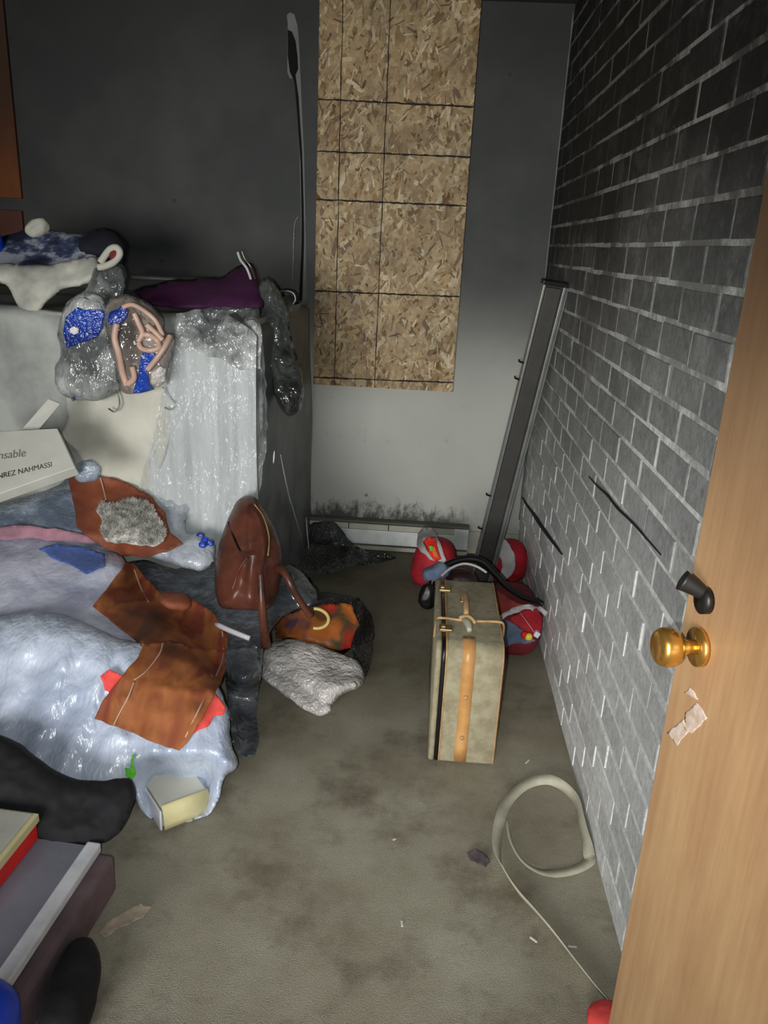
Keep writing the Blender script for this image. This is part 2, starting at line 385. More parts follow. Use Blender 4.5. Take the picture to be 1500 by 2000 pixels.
def bvh_of(objs):
    vs = []; fs = []
    for o in objs:
        b = len(vs); M_ = o.matrix_world if False else None
        for v in o.data.vertices: vs.append(o_world(o) @ v.co)
        for p in o.data.polygons: fs.append(tuple(b+i for i in p.vertices))
    return BVHTree.FromPolygons(vs, fs)
def o_world(o):
    M_ = o.matrix_basis.copy()
    if o.parent: M_ = o_world(o.parent) @ o.matrix_parent_inverse @ M_
    return M_
def drape(name, outline, mat, supports, parent=None, lift=.006, amp=.004, scale=10, seed=1, step=7, th=.002, iters=12, folds=None, smooth_outline=True, far=None, edge=0):
    """a thin sheet lying on the things under it: found where the view rays meet them, then eased towards the eye so it bridges hollows"""
    bv = supports if isinstance(supports, BVHTree) else bvh_of(supports)
    pts = []
    n = len(outline)
    for i in range(n):
        a = outline[i]; b = outline[(i+1) % n]; L = math.hypot(b[0]-a[0], b[1]-a[1]); k = max(1, int(L/step))
        for j in range(k):
            t = j/k; q = [a[0]+(b[0]-a[0])*t, a[1]+(b[1]-a[1])*t]
            if smooth_outline and j:
                w_ = 4*t*(1-t); q[0] += noise.noise(Vector((q[0]*.05, q[1]*.05, seed)))*4*w_; q[1] += noise.noise(Vector((q[0]*.05, q[1]*.05, seed+9)))*4*w_
            pts.append(Vector(q))
    nb = len(pts)
    xs = [p.x for p in pts]; ys = [p.y for p in pts]
    def inside(x, y):
        c = False; j = nb-1
        for i in range(nb):
            if (pts[i].y > y) != (pts[j].y > y) and x < (pts[j].x-pts[i].x)*(y-pts[i].y)/(pts[j].y-pts[i].y)+pts[i].x: c = not c
            j = i
        return c
    allp = list(pts); y = min(ys)+step*.5; row = 0
    while y < max(ys):
        x = min(xs)+step*(.5 if row % 2 else 0)
        while x < max(xs):
            if inside(x, y) and min((p.x-x)**2+(p.y-y)**2 for p in pts) > (step*.45)**2: allp.append(Vector((x, y)))
            x += step
        y += step; row += 1
    res = delaunay_2d_cdt(allp, [], [list(range(nb))], 1, 1e-5)
    vc, _, faces = res[0], res[1], res[2]
    dirs = []; t0 = []
    for p in vc:
        d = ray(p.x, p.y).normalized(); h = bv.ray_cast(EYE, d)
        dirs.append(d); t0.append(h[3] if h[0] else None)
    known = [t for t in t0 if t is not None]
    if not known: print('NO HIT', name); return None
    fb = far if far else sum(known)/len(known)
    if far: t0 = [min(t, far) if t is not None else far for t in t0]
    else: t0 = [fb if t is None else t for t in t0]
    nb_ = [set() for _ in vc]
    for f in faces:
        for i in range(len(f)): nb_[f[i]].add(f[i-1]); nb_[f[i-1]].add(f[i])
    cap = list(t0); t = list(t0)
    for _ in range(iters):
        t = [min(cap[i], sum(t[j] for j in nb_[i])/len(nb_[i])) if nb_[i] else t[i] for i in range(len(t))]
    v = []
    for i, p in enumerate(vc):
        P = EYE+dirs[i]*t[i]
        w_ = (ridged(P, scale, seed)+.55)*amp + abs(noise.noise(P*scale*.4+Vector((0, seed, 0))))*amp*1.5
        if folds: w_ += folds(P)
        v.append(P-dirs[i]*(lift+w_))
    o = mesh(name, v, [tuple(f) for f in faces], mat, parent)
    if th:
        md = o.modifiers.new('solid', 'SOLIDIFY'); md.thickness = th; md.offset = 0
    return o

def pillow(name, outline, mat, P0, P1, bulge, back=None, edge=50, parent=None, amp=.012, scale=8, seed=1, step=6, extra=None, zmin=.003, xmax=None, ymax=None, rough=1.0):
    """a soft filled thing: its outline stands on a sloping plane (P0 to P1 are (y, z) pairs), both faces swell away from that plane"""
    n_ = Vector((0, P1[1]-P0[1], -(P1[0]-P0[0]))).normalized(); O = Vector((0, P0[0], P0[1])); back = bulge*.7 if back is None else back
    pts = []; n = len(outline)
    oc = catmull([(x, y, 0) for x, y in outline+[outline[0]]], 4)[:-1]
    out2 = [(p.x, p.y) for p in oc]; n = len(out2)
    for i in range(n):
        a = out2[i]; b = out2[(i+1) % n]; L = math.hypot(b[0]-a[0], b[1]-a[1]); k = max(1, int(L/step))
        for j in range(k):
            t = j/k; x = a[0]+(b[0]-a[0])*t; y = a[1]+(b[1]-a[1])*t
            x += noise.noise(Vector((x*.045, y*.045, seed)))*3*rough; y += noise.noise(Vector((x*.045, y*.045, seed+9)))*3*rough
            pts.append(Vector((x, y)))
    nb = len(pts); xs = [p.x for p in pts]; ys = [p.y for p in pts]
    def inside(x, y):
        c = False; j = nb-1
        for i in range(nb):
            if (pts[i].y > y) != (pts[j].y > y) and x < (pts[j].x-pts[i].x)*(y-pts[i].y)/(pts[j].y-pts[i].y)+pts[i].x: c = not c
            j = i
        return c
    allp = list(pts); y = min(ys)+step*.5; row = 0
    while y < max(ys):
        x = min(xs)+step*(.5 if row % 2 else 0)
        while x < max(xs):
            if inside(x, y) and min((p.x-x)**2+(p.y-y)**2 for p in pts) > (step*.45)**2: allp.append(Vector((x, y)))
            x += step
        y += step; row += 1
    res = delaunay_2d_cdt(allp, [], [list(range(nb))], 1, 1e-5); vc = res[0]; faces = res[2]
    fr = []; bk = []; bi = {}
    def fix(P):
        if zmin is not None and P.z < zmin: P.z = zmin
        if xmax is not None and P.x > xmax: P.x = xmax
        if ymax is not None and P.y > ymax: P.y = ymax
        return P
    base = []
    for i, p in enumerate(vc):
        dist = math.sqrt(min((q.x-p.x)**2+(q.y-p.y)**2 for q in pts))
        d = ray(p.x, p.y); t = (O-EYE).dot(n_)/d.dot(n_); P = EYE+d*t; d = d.normalized()
        f = math.sqrt(max(0, 1-(1-min(1, dist/edge))**2)) if dist > .5 else 0
        w_ = (ridged(P, scale, seed)*amp+noise.noise(P*scale*.4+Vector((seed, 0, 0)))*amp*2.2)*min(1, f*1.6)
        if extra: w_ += extra(p.x, p.y, P)*f
        fr.append(fix(P-d*(bulge*f+w_)))
        if f > 0: bi[i] = len(bk); bk.append(fix(P+d*(back*f)))
    v = fr+bk; f2 = [tuple(f) for f in faces]; off = len(fr)
    for f in faces: 
        g = tuple(off+bi[i] if i in bi else i for i in f)[::-1]
        if set(g) != set(f): f2.append(g)
    return mesh(name, v, f2, mat, parent)

# ================================================================ THE ROOM
XW = .523; YB = 3.843; ZC = 2.49; XL = -2.45; YF = .12
fl = box('floor', XL-.1, XW+.2, -2.0, YB+.1, -.1, 0, M['carpet']); tag(fl, kind='structure')
o = box('wall_back', XL-.1, XW+.2, YB, YB+.1, -.1, ZC+.1, M['wall']); tag(o, kind='structure'); wall_back = o
o = box('ceiling', XL-.1, XW+.2, YF, YB+.1, ZC, ZC+.1, M['ceil']); tag(o, kind='structure')
o = box('wall_left', XL-.1, XL, YF, YB, -.1, ZC, M['wall']); tag(o, kind='structure')
bm = bmesh.new(); bxs(bm, XL-.1, -1.7, YF-.1, YF, 0, ZC); bxs(bm, .50, XW+.2, YF-.1, YF, 0, ZC); bxs(bm, -1.7, .50, YF-.1, YF, 2.2, ZC)  # unseen opening made extra wide so the hall light reaches the heap
tag(bmobj('wall_front', bm, M['wall']), kind='structure')
wr = box('wall_right', XW, XW+.2, YF, YB, -.05, ZC, M['mortar']); tag(wr, kind='structure'); wall_right = wr
# bricks: running bond, each its own part
CR = .0805; BL = .222; JT = .0135
variants = []
for k in range(5):
    bm = bmesh.new(); rr = random.Random(k)
    bxs(bm, -.0012-rr.random()*.0022, .02, -(BL-JT)/2, (BL-JT)/2, -(CR-JT)/2, (CR-JT)/2)
    es = [e for e in bm.edges if all(v.co.x < 0 for v in e.verts)]
    bmesh.ops.bevel(bm, geom=es, offset=.0012, segments=1, affect='EDGES')
    for v in bm.verts: v.co += Vector((0, rr.uniform(-.0022, .0022), rr.uniform(-.0018, .0018)))
    me = bpy.data.meshes.new('brick'); bm.to_mesh(me); bm.free(); me.materials.append(M['brick']); variants.append(me)
slots = []
for r_ in range(31):
    z = CR/2+r_*CR; off = (r_ % 2)*BL/2
    y = YB-BL/2-off+ (BL/2 if off else 0)
    if off:
        slots.append((YB-BL/4+JT/4, z, .5))
        y = YB-BL
    while y > .35:
        slots.append((y, z, 1)); y -= BL
rows = []
for (y, z, s) in slots:
    a = project((XW, y-BL/2, z)); b = project((XW, y+BL/2, z)); 
    vis = 0 <= (a[0]+b[0])/2 <= 1500 and -20 <= (a[1]+b[1])/2 <= 2000 and y > .98
    area = abs(a[0]-b[0])*F_PX*CR/((a[2]+b[2])/2) if vis else 0
    rows.append((area if s == 1 else 0, y, z, s))
rows.sort(reverse=True)
rest = bmesh.new()
for k, (area, y, z, s) in enumerate(rows):
    rr = random.Random(k+50)
    loc = Vector((XW+rr.uniform(-.0015, .001), y+rr.uniform(-.003, .003), z+rr.uniform(-.002, .002)))
    if k < 298 and area > 0:
        o = bpy.data.objects.new('brick', variants[k % 5]); C.objects.link(o); o.location = loc; o.parent = wall_right
        o.rotation_euler = (rr.uniform(-.006, .006), 0, rr.uniform(-.006, .006))
    else:
        n0 = len(rest.verts); rest.from_mesh(variants[k % 5]); rest.verts.ensure_lookup_table()
        for v in rest.verts[n0:]:
            v.co.y *= s if s == 1 else .47
            v.co += loc
tag(bmobj('brick_field', rest, M['brick'], wall_right), kind='stuff')
# dark slots where the mortar fell out
def slot(a, b, wd):
    a = Vector(a); b = Vector(b); pts = [a.lerp(b, t/6)+Vector((0, 0, random.uniform(-.004, .004))) for t in range(7)]
    tube('mortar_crack', pts, wd, M['darkgap'], wall_right, 6, 4, lambda t: .5+.8*math.sin(math.pi*t))
slot((XW-.006, 2.37, .853), (XW-.006, 1.58, .909), .0028)
slot((XW-.008, 3.80, .33), (XW-.008, 2.62, .49), .006)
# corner seam strip at the right end of the back wall
tube('plaster_bead', [(XW-.006, YB-.006, z) for z in (.2, .8, 1.4, 2.0, 2.46)], .007, M['whitecloth'] if False else solid('grey_caulk', hexc(110, 114, 112), .8), wall_back, 6, 6, lambda t: .6+.5*noise.noise(Vector((t*40, 0, 0))))
o = box('trim_1', .262, XW-.002, YB-.012, YB, 0, .12, M['cream']); tag(o, kind='structure')

# baseboard heater
h = empty('baseboard_heater', (-.9, YB, 0)); tag(h, 'white baseboard heater with shaded top slot along foot of back wall', 'heater')
x0, x1 = -2.2, .262
box('back_panel', x0, x1, YB-.012, YB, 0.0, .155, M['heatergap'], h)
box('top_rail', x0, x1, YB-.058, YB-.01, .147, .157, M['heatergap'], h, .002)
for k in range(12):
    a = x0+(x1-x0)*k/12
    box('grille_segment', a+.002, a+(x1-x0)/12-.002, YB-.060, YB-.045, .112, .142, M['cream'], h, .002)
box('front_cover', x0, x1, YB-.066, YB-.058, .035, .112, M['whitemetal'], h, .003)
box('bottom_rail', x0, x1, YB-.064, YB-.05, .003, .024, M['cream'], h, .002)
box('end_cap', x1-.075, x1, YB-.068, YB-.058, .108, .146, M['whitemetal'], h, .003)

# OSB board over the window
osb = empty('strand_board', (-.2, YB, 1.6)); tag(osb, 'tall strand board of pressed wood flakes with black grid lines screwed over the window', 'board')
c00 = K(612, 752, 1, YB-.02); c10 = K(888, 760, 1, YB-.02); c11 = K(938, 8, 1, YB-.02)
OX0, OX1, OZ0, OZ1 = c00.x, c11.x+.004, c00.z+.004, 2.487
box('board_core', OX0, OX1, YB-.02, YB, OZ0, OZ1, M['osb'], osb)
rr = random.Random(5); V = []; Fc = []; T = []
for k in range(4200):
    cx = rr.uniform(OX0+.004, OX1-.004); cz = rr.uniform(OZ0+.004, OZ1-.004)
    L = rr.uniform(.03, .10); Wd = rr.uniform(.008, .026); a = rr.gauss(1.35, .7)
    dy = YB-.0203-(k/4200)*.0022; ca, sa = math.cos(a), math.sin(a); tone = rr.betavariate(1.6, 1.6)
    if k > 3700: tone = rr.choice([.02, .05, .9, 1, .75]); L *= .55; Wd *= .4
    b = len(V); prof = [(-.5, -.3), (-.42, .5), (.1, .42), (.46, .5), (.5, -.2), (.2, -.5), (-.3, -.42)]
    for (u, v_) in prof:
        u = u*L*rr.uniform(.85, 1.1); v_ = v_*Wd*rr.uniform(.6, 1.3)
        V.append((min(max(cx+u*ca-v_*sa, OX0), OX1), dy+rr.uniform(-.0002, .0002), min(max(cz+u*sa+v_*ca, OZ0), OZ1)))
    Fc.append(tuple(range(b, b+7))); T += [tone]*7
o = mesh('wood_strand', V, Fc, M['strand'], osb, False)
at_ = o.data.attributes.new('tone', 'FLOAT', 'POINT'); at_.data.foreach_set('value', T); tag(o, kind='stuff')
def linestrip(name, a, b, wd, mat, parent, y, jit=.0015):
    a = Vector(a); b = Vector(b); n = 40; d = (b-a).normalized(); s = Vector((d.z, 0, -d.x)); v = []; f = []
    for i in range(n+1):
        p = a.lerp(b, i/n); p.y = y; j = random.uniform(-jit, jit); ww = wd*random.uniform(.6, 1.3)
        v += [p+s*(j-ww/2), p+s*(j+ww/2)]
        if i: f.append((2*i-2, 2*i-1, 2*i+1, 2*i))
    return mesh(name, v, f, mat, parent, False)
yl = YB-.0232
for py0, py1 in ((193, 208), (295, 306), (389, 402), (568, 580), (737, 748)):
    linestrip('grid_line', K(612, py0, 1, yl), K(925, py1+1, 1, yl), .007, M['line'], osb, yl)
    o = C.objects[-1]
for xa, xb in ((-.455, -.449), (-.252, -.252)):
    linestrip('grid_line', (xa, yl, OZ1), (xb, yl, OZ0), .0042, M['line'], osb, yl-.0001)
for o in osb.children:
    if o.name.startswith('grid_line'):
        for v in o.data.vertices: v.co.x = min(max(v.co.x, OX0+.001), OX1-.001); v.co.z = min(max(v.co.z, OZ0), OZ1)

# dark orange plywood at the far left: boarded opening in two pieces
wb = K(42, 388, 1, YB-.02); wt = K(20, 0, 1, YB-.02)
t_ = empty('plywood_board', (-2.1, YB, 1.6)); tag(t_, 'dark orange plywood board on the back wall at its far left end', 'board')
box('board_face', XL+.02, -1.935, YB-.02, YB, K(42, 388, 1, YB).z, 2.47, M['panelwood'], t_, .002)
t_ = empty('lower_plywood_board', (-2.1, YB, 1.3)); tag(t_, 'small dark umber board below the orange plywood, behind the heap of clothes', 'board')
box('board_face', XL+.02, -1.942, YB-.02, YB, 1.05, K(42, 412, 1, YB).z, M['panelwood2'], t_, .002)

# peeled seam in the drywall: grey paper edge around a dark slit
ps = empty('peeling_seam', (-.68, YB, 1.7)); tag(ps, 'long peeled seam in the sooty wall left of the strand board, grey torn edge', 'wall damage')
def flat(name, px, mat, y, parent, th=.0015):
    pts = [K(a, b, 1, YB-y) for a, b in px]; n = len(pts); v = pts+[p+Vector((0, th, 0)) for p in pts]
    f = [tuple(range(n)), tuple(range(2*n-1, n-1, -1))]+[(i, (i+1) % n+n if False else i+n, (i+1) % n+n, (i+1) % n) for i in range(n)]
    return mesh(name, v, f, mat, parent, False)
flat('torn_paper_edge', [(562, 45), (560, 30), (566, 24), (575, 28), (581, 50), (584, 80), (587, 150), (590, 220), (594, 300), (596, 400), (598, 520), (600, 620), (592, 735), (583, 735), (587, 560), (588, 420), (585, 300), (580, 200), (575, 155), (565, 152), (561, 140)], M['grey_edge'], .003, ps)
flat('dark_slit', [(562, 58), (570, 62), (577, 80), (581, 110), (582, 135), (577, 146), (583, 190), (590, 300), (593, 400), (594, 470), (590, 590), (583, 700), (578, 720), (576, 700), (583, 600), (588, 500), (589, 430), (587, 320), (581, 230), (575, 160), (566, 140), (562, 110)], M['darkgap'], .006, ps)
tube('clear_film_edge', [K(583, 423, 1, YB-.01), K(575, 440, 1, YB-.012), K(573, 500, 1, YB-.015), K(571, 550, 1, YB-.012)], .0022, M['clear'], ps, 6)

# ================================================================ METAL CHANNEL leaning in the corner
top = K(1086, 552, 1, 3.20); bot = K(934, 1152, 2, 0.0)
ch = empty('metal_channel', bot); tag(ch, 'long dark steel channel with bright flanges and small pegs leaning in the brick corner', 'channel')
Lv = top-bot; L = Lv.length; ez = Lv.normalized(); ex = (Vector((1, 0.15, 0))-ez*ez.dot(Vector((1, 0.15, 0)))).normalized(); ey = ez.cross(ex)
MX = Matrix((ex, ey, ez)).transposed().to_4x4(); MX.translation = bot+ez*.012
box('web', -.045, .028, -.002, .004, 0, L-.02, M['channel'], ch, 0, MX)
box('channel_bed', -.040, .022, -.022, -.002, 0, L-.03, M['channel'], ch, .003, MX)
box('flange', -.055, -.045, -.03, .004, 0, L-.02, M['steel'], ch, .002, MX)
box('flange', .024, .036, -.036, .004, 0, L-.02, M['steel'], ch, .002, MX)
box('flange', .036, .052, -.018, .006, 0, L-.02, M['steel'], ch, .002, MX)
box('side_slot', .034, .037, -.033, -.02, 0, L-.02, M['darkgap'], ch, 0, MX)
box('end_cap', -.060, .056, -.034, .008, L-.022, L-.004, M['blackplastic'], ch, .003, MX)
for zz in (.31, .475, 1.005, 1.075):
    tube('peg', [MX @ Vector((-.052, -.01, zz)), MX @ Vector((-.072, -.01, zz+.004)), MX @ Vector((-.074, -.012, zz+.012))], .004, M['darkmetal'], ch, 6, 2)

# ================================================================ SUITCASE
sc = empty('suitcase', (.18, 2.3, 0)); tag(sc, 'vintage beige tweed suitcase with tan leather strips standing on the carpet', 'suitcase')
def shell(name, x0, x1, mat, g=0, y0=2.05, y1=2.58, z0=.004, z1=.400, r=.05, crown=.004):
    prof = []
    for (cy, cz, a0) in ((y0+r-g, z0+.012, 180), (y1-r+g, z0+.012, 270), (y1-r+g, z1-r+g, 0), (y0+r-g, z1-r+g, 90)):
        rr_ = r if cz > .1 else .012
        cy2 = cy if cz > .1 else (y0+.012-g if cy < 2.3 else y1-.012+g)
        for k in range(7):
            a = math.radians(a0+k*15); prof.append((cy2+rr_*math.cos(a), cz+rr_*math.sin(a)))
    n = len(prof); secs = [(x0, -.006), (x0+.005, 0), (x1-.005, 0), (x1, -.006)]; v = []; f = []
    cy, cz = (y0+y1)/2, (z0+z1)/2
    for x, ins in secs:
        for (y, z) in prof:
            d = Vector((0, y-cy, z-cz)).normalized(); v.append(Vector((x, y+d.y*ins, max(z0, z+d.z*ins))))
    for s in range(len(secs)-1):
        for i in range(n): f.append((s*n+i, s*n+(i+1) % n, (s+1)*n+(i+1) % n, (s+1)*n+i))
    f.append(tuple(range(n))[::-1]); f.append(tuple(range(3*n, 4*n)))
    o = mesh(name, v, f, mat, sc); md = o.modifiers.new('e', 'EDGE_SPLIT'); md.split_angle = math.radians(50); return o
shell('lid', .076, .094, M['tweed'])
shell('seam_band', .092, .111, M['blackplastic'], -.001)
shell('case_body', .107, .276, M['tweed'])
shell('edge_piping', .105, .112, M['tanedge'], .003)
shell('edge_piping', .270, .278, M['tanedge'], .002)
def strip(name, x0, x1, z0, z1, mat, top_y=None, th=.003):
    # a strip up the end of the case, over the rounded edge
    pr = [(2.05-th, z0)]
    pr += [(2.05-th, z0+(.350-z0)*k/6) for k in range(1, 7)]
    for k in range(1, 7):
        a = math.radians(180-k*15); pr.append((2.10+(.05+th)*math.cos(a), .350+(.05+th)*math.sin(a)))
    if top_y: pr.append((top_y, .400+th))
    v = []; f = []
    for (y, z) in pr:
        cc = (2.10, .35)
        for x in (x0, x1): v.append((x, y, z))
    n = len(pr)
    for i in range(n-1): f.append((2*i, 2*i+1, 2*i+3, 2*i+2))
    o = mesh(name, v, f, mat, sc); md = o.modifiers.new('s', 'SOLIDIFY'); md.thickness = th; md.offset = -1; return o
lst = strip('leather_strip', .155, .192, .012, .4, M['tan'], 2.12)
for zz in (.10, .24): tube('rivet', [(.174, 2.048, zz), (.174, 2.041, zz)], .006, M['tanedge'], lst, 10, 1)
hy = 2.30
box('handle_base', .155, .185, hy-.085, hy-.06, .398, .406, M['gunlatch'], sc, .002)
box('handle_base', .155, .185, hy+.06, hy+.085, .398, .406, M['gunlatch'], sc, .002)
tube('handle', [(.168, hy-.075, .404), (.168, hy-.062, .428), (.168, hy, .436), (.168, hy+.062, .428), (.168, hy+.075, .404)], .009, M['tanedge'], sc, 10)
for yy in (2.16, 2.45):
    box('latch', .085, .125, yy-.018, yy+.018, .399, .410, M['gunlatch'], sc, .003)
    box('latch_tab', .090, .104, yy-.010, yy+.010, .409, .416, M['gunlatch'], sc, .002)
tube('cord', [(.074, 2.24, .33), (.080, 2.235, .395), (.10, 2.23, .404), (.15, 2.225, .404), (.20, 2.225, .404), (.27, 2.23, .404), (.287, 2.235, .39), (.289, 2.24, .35)], .0042, M['tanedge'], sc, 8)
tube('cord_knot', [(.160, 2.225, .408), (.172, 2.19, .412), (.176, 2.15, .408)], .009, M['ribbon'], sc, 8, 6, lambda t: .8+.5*math.sin(math.pi*t))
tube('cord_knot', [(.150, 2.23, .410), (.175, 2.215, .422), (.196, 2.20, .408)], .007, M['tanedge'], sc, 8)

# ================================================================ RED BAGS in the corner
floorback = [fl, wall_back]
rb = empty('red_bag', (.0, 3.4, 0)); tag(rb, 'small red bag with grey white rim and orange green print, left of steel channel', 'bag')
b1 = blob('bag_body', K(845, 1098, 1, 3.42)+Vector((0, 0, 0)), (.095, .09, .125), M['red'], rb, (0, .25, 0), 4, .01, 9, 3, 2.3, .003, None, 3.76)
bv = bvh_of([b1, fl, wall_back])
drape('rim', [(814, 1066), (816, 1042), (828, 1030), (842, 1030), (853, 1042), (862, 1066), (872, 1094), (866, 1100), (856, 1096), (846, 1060), (836, 1050), (826, 1058), (833, 1074), (850, 1096), (838, 1092), (822, 1078)], M['greytrim'], bv, rb, .008, .002, 10, 1, 5, .003, 20)
drape('printed_patch', [(828, 1056), (838, 1049), (850, 1052), (855, 1070), (862, 1092), (850, 1096), (838, 1080)], M['redbright'], bv, rb, .014, .002, 12, 2, 4, .002)
drape('orange_flame', [(838, 1068), (848, 1066), (853, 1078), (858, 1088), (848, 1086)], M['orange'], bv, rb, .018, .001, 12, 2, 3, .002)
drape('green_spot', [(836, 1067), (843, 1065), (846, 1073), (840, 1077)], M['green'], bv, rb, .021, .001, 12, 2, 3, .002)
rb = empty('red_cone_bag', (.42, 3.42, 0)); tag(rb, 'red bag with broad pale grey crescent rim, between steel channel and brick wall', 'bag')
b2 = blob('bag_body', K(986, 1098, 1, 3.42), (.105, .09, .105), M['red'], rb, (0, -.2, 0), 4, .012, 9, 5, 2.1, .003, XW-.012, 3.76)
bv = bvh_of([b2, fl, wall_back, wall_right])
drape('rim', [(978, 1050), (992, 1060), (1004, 1080), (1007, 1102), (1000, 1122), (984, 1137), (972, 1134), (974, 1124), (980, 1112), (980, 1094), (972, 1078), (968, 1062)], M['greytrim'], bv, rb, .008, .002, 10, 1, 5, .003, 20)
rb = empty('red_sack', (.4, 2.8, 0)); tag(rb, 'open red sack with sheer rim, blue panel and toggle beads, right of the suitcase', 'bag')
b3 = blob('bag_body', (.402, 2.88, .115), (.105, .20, .115), M['maroon'], rb, (0, 0, 0), 5, .008, 7, 8, 2.6, .003, XW-.012)
bv = bvh_of([b3, fl, wall_right])
drape('mesh_top', [(960, 1148), (985, 1162), (1010, 1178), (1040, 1186), (1005, 1192), (985, 1202), (964, 1220)], M['coralred'], bv, rb, .006, .003, 10, 1, 5, .002)
drape('dark_opening', [(992, 1210), (1020, 1192), (1048, 1188), (1060, 1205), (1058, 1232), (1040, 1246), (1015, 1226)], M['red'], bv, rb, .008, .002, 10, 1, 5, .002)
drape('blue_panel', [(962, 1222), (980, 1208), (1000, 1216), (1020, 1230), (1034, 1242), (1046, 1252), (1030, 1257), (1000, 1258), (980, 1266), (962, 1270)], M['bluecloth'], bv, rb, .012, .003, 10, 1, 5, .002)
drape('sheer_rim', [(958, 1224), (975, 1202), (1000, 1187), (1030, 1180), (1056, 1184), (1069, 1195), (1066, 1204), (1050, 1192), (1030, 1190), (1004, 1198), (984, 1208), (964, 1228)], M['greytrim'], bv, rb, .016, .002, 10, 1, 5, .003)
def onto(bvh, px, py, lift=.01):
    d = ray(px, py).normalized(); h_ = bvh.ray_cast(EYE, d); return EYE+d*((h_[3] if h_[0] else 3)-lift)
p = onto(bv, 1028, 1241, .026)
blob('toggle_bead', p+Vector((-.008, 0, .002)), (.013, .013, .014), M['redbright'], rb, sub=3, amp=0)
blob('toggle_bead', p+Vector((.008, -.004, -.003)), (.014, .013, .014), M['yellow'], rb, sub=3, amp=0)
p = onto(bv, 1048, 1238, .022); box('cube_bead', -.011, .011, -.011, .011, -.011, .011, M['whitebead'], rb, .003, Matrix.Translation(p) @ Matrix.Rotation(.5, 4, 'Y'))
tube('drawstring', [onto(bv, 1012, 1192, .02), onto(bv, 1030, 1216, .02), onto(bv, 1044, 1236, .02)], .0012, M['greytrim'], rb, 5)

# black strap over the back of the suitcase
bs = empty('black_bag_strap', (.15, 2.7, 0)); tag(bs, 'thick black padded strap arching behind the suitcase to the brick wall', 'strap')
pts = [K(842, 1165, 1, 2.66), K(846, 1130, 1, 2.68), K(868, 1106, 1, 2.72), K(905, 1092, 1, 2.75), K(940, 1096, 1, 2.76), K(966, 1120, 1, 2.76), K(990, 1145, 1, 2.76), K(1022, 1166, 1, 2.78), K(1050, 1174, 1, 2.8), K(1066, 1180, 1, 2.8)]
for p in pts: p.x = min(p.x, XW-.022)
tube('strap', pts, .011, M['blackplastic'], bs, 10, 8, lambda t: .9+.35*math.sin(math.pi*min(1, t*1.1)))
tube('piping', [K(862, 1125, 1, 2.64), K(880, 1110, 1, 2.66), K(905, 1101, 1, 2.68), K(930, 1106, 1, 2.68), K(950, 1118, 1, 2.68)], .005, M['greytrim'], bs, 6)
blob('pouch', (.175, 2.70, .19), (.075, .065, .19), M['leatherdark'], bs, sub=4, amp=.006, floor=.003, power=3.4)
blob('padded_end', K(838, 1160, 1, 2.64), (.032, .03, .05), M['blackplastic'], bs, sub=4, amp=.008, scale=20)
o = blob('knotted_rag', K(856, 1112, 1, 2.72), (.05, .04, .032), M['bluecloth'], None, (0, -.5, 0), 4, .014, 16, 4); tag(o, 'small knotted dark blue rag on the black strap behind the suitcase', 'rag')

# ================================================================ FLOOR: strap, scraps, stain
fp = [(992, 1618), (998, 1650), (1020, 1686), (1052, 1704), (1085, 1706), (1120, 1700), (1150, 1685), (1166, 1672), (1160, 1650), (1146, 1610), (1124, 1570), (1098, 1542), (1066, 1528), (1030, 1534), (1000, 1556), (980, 1590), (970, 1640), (972, 1680), (988, 1716), (1012, 1752), (1046, 1790), (1080, 1830), (1130, 1895), (1170, 1945), (1196, 1975)]
P3 = []
for i, (a, b) in enumerate(fp):
    q = K(a, b, 2, .004); q.x = min(q.x, XW-.02); P3.append(q)
def tl(t):
    ks = [(0, 1.2), (.08, .7), (.16, .05), (.28, .15), (.34, 1.1), (.46, 1.25), (.52, .5), (.58, .05), (.66, .35), (.74, 1.2), (1, 1.05)]
    for (a, va), (b, vb) in zip(ks, ks[1:]):
        if t <= b: return va+(vb-va)*(t-a)/(b-a)
    return 1
o = ribbon('webbing_strap', P3, .030, .0018, M['ribbon'], None, 8, tl); tag(o, 'pale grey flat webbing strap looped on the carpet beside the brick wall', 'strap')
o = blob('red_cloth_scrap', K(1192, 1990, 2, .02), (.045, .04, .022), M['coral'], None, sub=4, amp=.006, floor=.002, scale=14); tag(o, 'red scrap at the end of the webbing strap, by the foot of the door', 'scrap')
bv = bvh_of([fl])
o = drape('purple_stain', [(912, 1664), (930, 1657), (948, 1668), (958, 1684), (950, 1694), (934, 1688), (918, 1680)], M['stain'], bv, None, .002, .0005, 10, 1, 5, .001); tag(o, 'dark purple crusted stain on the carpet left of the webbing loop', 'stain')
o = drape('pink_fluff', [(190, 1822), (215, 1796), (250, 1776), (275, 1764), (296, 1770), (280, 1792), (240, 1810), (205, 1832)], M['pinkscrap'], bv, None, .002, .003, 30, 4, 5, .001); tag(o, 'pale pinkish smear of fluff on the carpet at lower left', 'fluff')
for k, (a, b, ln, lab) in enumerate([(1030, 1488, .022, 'tiny white scrap on the carpet right of the suitcase foot'), (785, 1805, .016, 'tiny pale scrap in the middle of the near carpet'), (1042, 1836, .02, 'thin white scrap left of the straight run of webbing strap'), (1118, 1850, .02, 'thin white scrap right of the straight run of webbing strap'), (770, 1640, .01, 'tiny pale crumb on the carpet in front of the suitcase')]):
    p = K(a, b, 2, .002); mx = Matrix.Translation(p) @ Matrix.Rotation(1.0+k*.7, 4, 'Z')
    o = box('paper_scrap', -ln/2, ln/2, -.0025, .0025, 0, .0025, M['scrap'], None, .0008, mx); tag(o, lab, 'scrap', 'pale paper scraps on the carpet')

